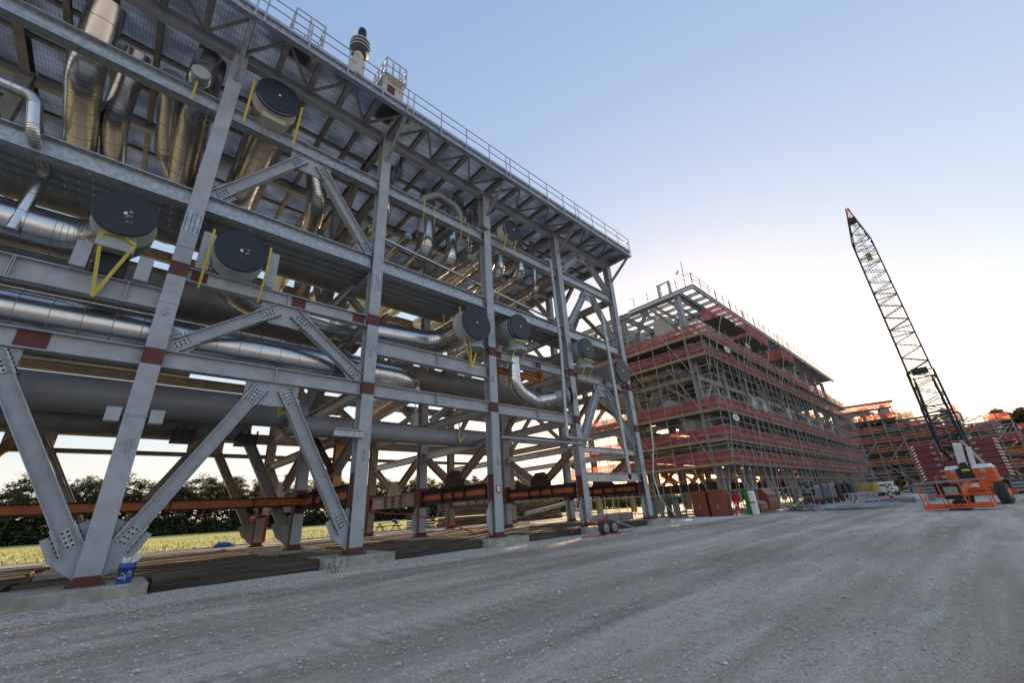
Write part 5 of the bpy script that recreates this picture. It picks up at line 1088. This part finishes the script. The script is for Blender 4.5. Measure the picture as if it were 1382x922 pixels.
for y in (15.6, 18.45):
    for z in (.1, 1.45): bm.bar((31, y, z), (32, y, z), .06)
bm.build('frame', 'bluegrey', t); bm = MB()
for k_ in range(24): bm.bar((31, 15.7 + k_ * .115, .1), (31, 15.7 + k_ * .115, 1.45), .012, .012, (0, 1, 0))
for k_ in range(11): bm.bar((31, 15.6, .2 + k_ * .115), (31, 18.45, .2 + k_ * .115), .012, .012)
bm.build('mesh_panel', 'bluegrey', t)
for k_, (y, c_) in enumerate(((16.0, 'pipe'), (16.6, 'rust'), (17.3, 'pipel'), (17.9, 'pipe'))): bm = MB(); bm.rings([(31.5, y, .02), (31.5, y, 1.0), (31.5, y, 1.12), (31.5, y, 1.25)], [.16, .16, .1, .04], 14); tag(bm.build('gas_bottle', c_), 'gas bottle standing in the blue grey cage, %s' % ['frontmost', 'second from the front', 'third from the front', 'rearmost'][k_], 'gas bottle')
t = thing('fire_extinguisher_stand', 'red fire extinguisher stand right of the brown cabinets', 'extinguisher stand', (33.0, 12.2, 0)); bm = MB()
for y in (12.05, 12.4): bm.bar((32.9, y, 0), (33, 12.22, 1.2), .05, .05, (1, 0, 0))
bm.bar((33, 12.0, 1.15), (33, 12.45, 1.15), .25, .4); bm.build('stand', 'red', t); bm = MB(); bm.rings([(32.8, 12.22, .4), (32.8, 12.22, .95), (32.8, 12.22, 1.05)], [.12, .12, .04], 14); bm.build('extinguisher', 'red', t); bm = MB(); bm.box(32.66, 12.14, .6, 32.68, 12.3, .8); bm.build('label_plate', 'white', t)
t = thing('dewar_bottle', 'green and white upright stretcher case at the scaffold corner', 'case', (33.4, 11.35, 0)); bm = MB(); bm.bbox(33.2, 11.45, 0, 33.7, 11.75, 1.75, .05); bm.build('green_half', 'green', t); bm = MB(); bm.bbox(33.1, 11.05, 0, 33.6, 11.44, 1.55, .08); bm.build('white_half', 'white', t); bm = MB(); bm.box(33.08, 11.06, .75, 33.099, 11.43, .82); bm.build('strap', 'blackm', t)
t.name = 'rescue_stretcher_case'
bm = MB(); bm.rings([(31, 16, .2), (31.4, 17.2, 1.4), (31.9, 17.7, 3.2), (32.4, 17.5, 5.6), (32.8, 17.6, 7.4)], [.05] * 5, 8); tag(bm.build('white_hose', 'white'), 'long white hose drooping down the end of the scaffolding', 'hose')
# scaffold tube piles
def pile(x, y, n_, L_, ang, label, spread=.8, mt='tube'):
    g = random.Random(int(x * 10)); t = thing('tube_pile', label, 'tube pile', (x, y, 0))
    for k_ in range(n_):
        a_ = ang + g.gauss(0, .12); c_ = Vector((x + g.gauss(0, spread), y + g.gauss(0, spread * .45), .05 + .055 * (k_ % 5))); d = Vector((math.cos(a_), math.sin(a_), 0)) * L_ * g.uniform(.3, .5)
        bm = MB(); bm.tube(c_ - d, c_ + d, .035, 6); bm.build('tube', mt, t)
pile(37.6, 9.4, 20, 4.5, .5, 'low spread of grey scaffold tubes in front of the brown job boxes'); pile(37.0, 6.0, 24, 4.5, -.9, 'larger heap of grey scaffold tubes lying in the middle of the yard', .9, 'galv'); pile(46, 4.6, 14, 5, 1.1, 'loose scaffold tubes lying farther back near the boom lift', 1.6, 'galv')
# metal racks
for k_, (x, y) in enumerate(((42.5, 5.6), (47, 6.6), (55, 7.4))):
    bm = MB(); a_ = .6 + k_
    for q in (0, 1.2): 
        for s_ in (0, 2): bm.bar((x + s_ * math.cos(a_), y + q + s_ * .3, 0), (x + s_ * math.cos(a_) + .3, y + q + s_ * .3, .9), .06, .06, (0, 1, 0))
    for s_ in (0, 2): bm.bar((x + s_ * math.cos(a_), y + s_ * .3, .85), (x + s_ * math.cos(a_), y + 1.2 + s_ * .3, .85), .06)
    bm.bar((x, y, .6), (x + 2 * math.cos(a_), y + .6, .6), .06); bm.bar((x, y + 1.2, .9), (x + 2 * math.cos(a_), y + 1.8, .2), .06)
    tag(bm.build('pipe_stand', 'galv'), 'pale welded trestle stand in the yard, %s of three' % ['nearest', 'middle', 'farthest'][k_], 'trestle')
# machines in a row along the scaffold
def machine(x, y, w, d, h, mt, label, wheels=True, name='welding_generator', cat='generator'):
    t = thing(name, label, cat, (x, y, 0)); bm = MB(); bm.bbox(x - w / 2, y - d / 2, .45, x + w / 2, y + d / 2, h, .07); bm.build('canopy', mt, t)
    bm = MB()
    for k_ in range(5): bm.box(x - w * .3, y - d / 2 - .015, .65 + k_ * (h - .9) / 5, x + w * .3, y - d / 2 - .002, .7 + k_ * (h - .9) / 5)
    for k_ in range(5): bm.box(x - w / 2 - .015, y - d * .3, .65 + k_ * (h - .9) / 5, x - w / 2 - .002, y + d * .3, .7 + k_ * (h - .9) / 5)
    bm.build('louvres', 'blackm', t); bm = MB(); bm.box(x - w / 2 - .02, y - d * .1, h * .6, x - w / 2 - .004, y + d * .35, h * .85); bm.build('control_panel', 'pipel', t)
    for s_ in (-1, 1):
        for q in (-1, 1):
            bm = MB(); c_ = Vector((x + q * w * .28, y + s_ * (d / 2), .3)); bm.rings([c_ - Vector((0, .1, 0)), c_ - Vector((0, .08, 0)), c_ + Vector((0, .08, 0)), c_ + Vector((0, .1, 0))], [.24, .3, .3, .24], 18); bm.build('wheel', 'tyre', t)
    bm = MB(); bm.bar((x - w / 2, y, .4), (x - w / 2 - .9, y, .3), .08); bm.bar((x - w * .45, y - d / 2 - .03, .4), (x + w * .45, y - d / 2 - .03, .4), .07); bm.build('frame', 'blackm', t)
cols = ['pipe', 'bluegrey', 'pipe', 'blackm', 'blackm', 'blackm']
for k_ in range(6): machine(52 + k_ * 3.3, 11.9 - .0 * k_, 2.0, 1.3, 1.75 + .1 * (k_ % 3), cols[k_], '%s welding generator along the scaffold foot, %s in its row' % (['grey', 'blue grey', 'grey', 'black', 'black', 'black'][k_], ['nearest', 'second', 'third', 'fourth', 'fifth', 'sixth'][k_]))
machine(80, 11.0, 2.6, 1.6, 1.9, 'yellowm', 'yellow air compressor past the row of generators', name='air_compressor', cat='compressor')
# rack of black hoses
t = thing('manifold_rack', 'tall dark rack of hose manifolds standing before the generators', 'rack', (48.5, 11.3, 0)); bm = MB()
for x in (47.6, 49.4):
    for y in (10.9, 11.8): bm.bar((x, y, 0), (x, y, 2.3), .07, .07, (0, 1, 0))
for z in (.1, .8, 1.5, 2.25): bm.bar((47.6, 10.9, z), (49.4, 10.9, z), .06); bm.bar((47.6, 10.9, z), (47.6, 11.8, z), .06); bm.bar((49.4, 10.9, z), (49.4, 11.8, z), .06)
bm.build('frame', 'galv', t); bm = MB(); g = random.Random(9)
for k_ in range(40): x, y, z = 47.7 + g.random() * 1.6, 11 + g.random() * .7, .2 + g.random() * 1.9; bm.rings([(x - .12, y, z), (x, y, z + .1), (x + .12, y, z)], [.06, .07, .06], 7)
bm.build('hoses', 'blackm', t); bm = MB()
for k_ in range(6): bm.rings([(47.65 + .3 * k_, 10.85, .5), (47.7 + .3 * k_, 10.85, .62)], [.09, .09], 8)
bm.build('red_valves', 'red', t)
# cone barrel, truck, white tank, forklift
t = thing('traffic_delineator', 'orange and white banded traffic post in the yard', 'traffic post', (62, 7.05, 0)); bm = MB()
for k_ in range(6): bm.rings([(62, 7.05, .1 + k_ * .25), (62, 7.05, .349 + k_ * .25)], [.16 - .012 * k_, .15 - .012 * k_], 14, k_ % 2)
bm.build('post', ['orange_brown', 'white'], t); bm = MB(); bm.box(61.7, 6.75, 0, 62.3, 7.35, .1); bm.build('base', 'red', t)
t = thing('pickup_truck', 'white pickup truck parked far back before the distant module', 'truck', (84, 9.6, 0)); pr = [(0, .5), (0, 1.15), (1.3, 1.25), (2.0, 1.95), (3.4, 1.95), (3.9, 1.2), (5.4, 1.15), (5.4, .5)]; bm = MB()
bm.add([(82 + x, 8.7, z) for x, z in pr] + [(82 + x, 10.6, z) for x, z in pr], [tuple(range(8)), tuple(range(15, 7, -1))] + [(k_, 8 + k_, 8 + (k_ + 1) % 8, (k_ + 1) % 8) for k_ in range(8)]); bm.build('body', 'white', t)
bm = MB(); bm.add([(83.35, 8.69, 1.3), (84.1, 8.69, 1.85), (85.3, 8.69, 1.85), (85.6, 8.69, 1.3)], [(0, 1, 2, 3)]); bm.add([(83.35, 8.9, 1.32), (83.35, 10.4, 1.32), (83.98, 10.3, 1.9), (83.98, 9.0, 1.9)], [(0, 1, 2, 3)]); bm.build('window', 'glass', t)
for x in (83, 86.3):
    for y in (8.75, 10.55): bm = MB(); bm.rings([(x, y - .12, .4), (x, y + .12, .4)], [.4, .4], 18); bm.build('wheel', 'tyre', t)
for y in (8.95, 10.35): bm = MB(); bm.box(81.97, y - .15, .85, 81.995, y + .15, 1.05); bm.build('headlight', 'pipel', t)
bm = MB(); bm.bbox(46.3, 3.2, 0, 47.0, 3.9, .55, .05); tag(bm.build('white_tub', 'white'), 'small white tub behind the left end of the lift basket', 'tub')
# clutter heaps at C foot : crates
g = random.Random(21)
for k_ in range(16):
    x, y = 88 + g.random() * 13, -4 + g.random() * 19; w_ = g.uniform(.8, 2.2); h = g.uniform(.6, 1.6); t = thing('equipment_crate', '%s %s crate in the clutter before the distant module' % (['largest', 'low', 'tall', 'small'][k_ // 4], ['grey', 'blue', 'brown', 'pale'][k_ % 4]), 'crate', (x, y, 0), 'crates in the clutter before the distant module')
    bm = MB(); bm.bbox(x, y, .1, x + 1, y + w_, h, .03); bm.build('body', ['pipe', 'blue', 'brown', 'pipel'][k_ % 4], t); bm = MB(); bm.box(x, y + .1, 0, x + .9, y + .25, .1); bm.box(x, y + w_ - .25, 0, x + .9, y + w_ - .1, .1); bm.build('skids', 'plank', t)

# ------------------------------------------------------------------ trees
def make_tree(seed, H=10, crown0=.45, spread=2.4, leaves=3400, lm='leafa', ls=.2):
    g = random.Random(seed); tb = MB(); n_ = 7; cs = []
    bx, by = 0, 0
    for i in range(n_ + 1): cs.append((bx, by, H * .97 * i / n_)); bx += g.gauss(0, .1); by += g.gauss(0, .1)
    tb.rings(cs, [.2 * (1 - .85 * i / n_) for i in range(n_ + 1)], 7)
    clumps = []
    for k in range(g.randint(17, 22)):
        f = crown0 + (1 - crown0) * (k + g.random()) / 21; f = min(f, .97); i = min(n_ - 1, int(f * n_)); c = Vector(cs[i]).lerp(Vector(cs[i + 1]), f * n_ - i)
        a_ = g.uniform(0, 6.28); prof = math.sin(math.pi * min(1, (f - crown0) / (1 - crown0) * .8 + .2)) ; r_ = spread * prof * g.uniform(.45, 1.0); e_ = c + Vector((math.cos(a_) * r_, math.sin(a_) * r_, g.uniform(.1, .7)))
        tb.tube(c, e_, .05, 5, .02); clumps.append((e_, g.uniform(.4, .95))); clumps.append((e_ + Vector((g.gauss(0, .5), g.gauss(0, .5), g.gauss(0, .3))), g.uniform(.3, .6))); clumps.append((c.lerp(e_, .55) + Vector((0, 0, .25)), g.uniform(.4, .8)))
    clumps.append((Vector(cs[-1]), .8)); lb = MB(); per = leaves // len(clumps)
    for c, r_ in clumps:
        for q in range(per):
            d = Vector((g.gauss(0, 1), g.gauss(0, 1), g.gauss(0, .55))); d = d * r_ * .62; p = c + d; a_ = g.uniform(0, 6.28); t_ = g.uniform(-.8, .8); s_ = ls * g.uniform(.5, 1.1)
            u1 = Vector((math.cos(a_), math.sin(a_), t_ * .5)) * s_; u2 = Vector((-math.sin(a_), math.cos(a_), t_)) * s_ * .6; lb.add([p - u1, p - u2, p + u1, p + u2], [(0, 1, 2, 3)])
    return tb, lb, lm
protos = []
for k in range(6):
    tb, lb, lm = make_tree(100 + k, 10, [.42, .48, .28, .5, .36, .15][k], [2.5, 2.2, 2.9, 2.1, 2.6, 3.0][k], 3400, 'leafb' if k % 2 else 'leafa')
    protos.append((tb, lb, lm))
def place_tree(k, x, y, s, label, grp, first={}):
    if k not in first:
        t = thing('pine_tree', label, 'tree', (0, 0, 0), grp); tb, lb, lm = protos[k]; a1 = tb.build('trunk', 'bark', t); a2 = lb.build('crown', lm, t); first[k] = t
    else:
        src = first[k]; t = src.copy(); S.collection.objects.link(t)
        for ch in src.children: c = ch.copy(); S.collection.objects.link(c); c.parent = t
        t['label'] = label; t['group'] = grp
    t.location = (x, y, 0); t.rotation_euler = (0, 0, random.uniform(0, 6.28)); t.scale = (s * random.uniform(.9, 1.15), s * random.uniform(.9, 1.15), s)
kd = ['open crowned pine', 'bare trunked olive pine', 'bushy dark pine', 'slender tall pine', 'broad green pine', 'low spreading tree']
def seen_by(x, y):
    q = [(Vector((XC[i], YR[0], 0)).xy) for i in range(2, 7)]; az = math.atan2(y, x); n_ = sum(az < math.atan2(p_.y, p_.x) for p_ in q)
    return ['left of the nearest column', 'through the nearest bay', 'through the second bay', 'through the third bay', 'through the last bay', 'right of the module'][n_]
for i in range(150):
    row = i % 2; x = -115 + (i // 2) * 3.9 + random.uniform(-1.2, 1.2); y = (168 if not row else 178) + random.uniform(-3, 3); k = random.choice([0, 1, 2, 3, 4, 0, 2])
    place_tree(k, x, y, random.uniform(1.3, 1.75) * (1.06 if row else 1), kd[k] + (', front row' if not row else ', back row') + ' beyond field, ' + seen_by(x, y), 'pines beyond the mown field')
for i in range(26):
    x = 182 + i * 6 + random.uniform(-2, 2); y = 170 + random.uniform(-12, 22); k = random.choice([2, 5, 4, 1]); place_tree(k, x, y, random.uniform(.9, 1.3), kd[k] + ' in the low far trees, ' + seen_by(x, y), 'trees far behind the module')
for i, (x, y, s) in enumerate(((150, -13, 1.5), (158, -9.5, 1.35), (152, -18, 1.55), (165, -14.5, 1.4), (160, -22, 1.5), (150, -26, 1.4), (170, -30, 1.6), (148, -33, 1.5), (180, -2, 1.0), (182, 6, 1.0), (184, 14, 1.0), (186, 22, 1.0), (186, 30, 1.0))):
    place_tree([0, 4, 2, 1][i % 4], x, y, s, kd[[0, 4, 2, 1][i % 4]] + (' at the right hand edge beyond the distant module' if i < 8 else ' hidden behind the distant module'), 'trees beyond the distant module')
# undergrowth below the pines: one dense mass of leaves
b = MB(); n_ = 90000; g = np.random.default_rng(4)
xx = g.uniform(-125, 330, n_); yy = 163 + g.uniform(0, 6, n_); hh = 4.6 + 1.3 * np.sin(xx * .19) + .9 * np.sin(xx * .8 + 1) ; zz = hh * g.random(n_) ** .8 + .0
aa = g.uniform(0, 6.28, n_); ss = g.uniform(.3, .7, n_); tt = g.uniform(-1, 1, n_)
u1 = np.stack([np.cos(aa), np.sin(aa), tt * .5], -1) * ss[:, None]; u2 = np.stack([-np.sin(aa), np.cos(aa), tt], -1) * ss[:, None] * .7; pp = np.stack([xx, yy, zz], -1)
b.v = np.stack([pp - u1, pp - u2, pp + u1, pp + u2], 1).reshape(-1, 3).tolist(); b.f = np.arange(4 * n_).reshape(-1, 4).tolist(); b.mi = [0] * n_; b.sm = [False] * n_
tag(b.build('undergrowth', 'shrub'), 'dense dark green undergrowth along the foot of the pine tree line', 'undergrowth', kind='stuff')
def leafcloud(name, label, cat, mt, n_, fx_, seed, smin=.3, smax=.7):
    g = np.random.default_rng(seed); xx, yy, hh = fx_(g, n_); zz = hh * g.random(n_) ** .8
    aa = g.uniform(0, 6.28, n_); ss = g.uniform(smin, smax, n_); tt = g.uniform(-1, 1, n_); b = MB()
    u1 = np.stack([np.cos(aa), np.sin(aa), tt * .5], -1) * ss[:, None]; u2 = np.stack([-np.sin(aa), np.cos(aa), tt], -1) * ss[:, None] * .7; pp = np.stack([xx, yy, zz], -1)
    b.v = np.stack([pp - u1, pp - u2, pp + u1, pp + u2], 1).reshape(-1, 3).tolist(); b.f = np.arange(4 * n_).reshape(-1, 4).tolist(); b.mi = [0] * n_; b.sm = [False] * n_
    tag(b.build(name, mt), label, cat, kind='stuff')
def f1(g, n): x = g.uniform(-150, 330, n); return x, 186 + g.uniform(0, 7, n), 11.8 + 2.2 * np.sin(x * .11) + 1.6 * np.sin(x * .37 + 2) + 1.3 * np.sin(x * .9) + g.normal(0, .8, n)
leafcloud('far_forest', 'far mass of forest closing the view behind the pines', 'forest', 'leafa', 80000, f1, 8, .35, .8)
def f2(g, n): t = g.random(n); return 62 + 100 * t, 72 - 22 * t + g.uniform(0, 5, n), 2.6 + .9 * np.sin(t * 60) + .5 * np.sin(t * 140)
leafcloud('bushes', 'low sunlit bushes behind the gap between module and scaffolded building', 'bushes', 'leafb', 22000, f2, 9, .15, .4)
def f3(g, n): y = g.uniform(-70, 70, n); return 168 + g.uniform(0, 6, n), y, 6.5 + 1.2 * np.sin(y * .3) + .8 * np.sin(y * .9)
leafcloud('woodland_edge', 'dark woodland edge behind the distant module', 'woodland', 'leafa', 30000, f3, 10, .3, .7)
def f4(g, n): t = g.random(n); return 136 + g.uniform(0, 14, n), -5.8 - 40 * t, 13.6 + 1.6 * np.sin(t * 23) + 1.0 * np.sin(t * 61)
leafcloud('dense_trees', 'dense olive green trees at the right hand edge of the view', 'trees', 'leafb', 60000, f4, 12, .3, .6)
def ordn(k): return ['first', 'second', 'third', 'fourth', 'fifth', 'sixth', 'seventh', 'eighth', 'ninth', 'tenth', 'eleventh', 'twelfth', 'thirteenth', 'fourteenth', 'fifteenth', 'sixteenth', 'seventeenth', 'eighteenth', 'nineteenth', 'twentieth'][min(k, 19)]
byl = {}
for o in S.objects:
    if o.get('category') in ('tree', 'timber', 'strap', 'crate') and o.get('label'): byl.setdefault(o['label'], []).append(o)
for lb, os_ in byl.items():
    if len(os_) > 1 and os_[0]['category'] == 'tree':
        os_.sort(key=lambda o: -math.atan2(o.location.y, o.location.x))
        for k, o in enumerate(os_): o['label'] = lb + ', ' + ordn(k) + ' from left'
for o in S.objects:
    if '_base' in o.keys(): del o['_base']
print('objects', len(S.objects))
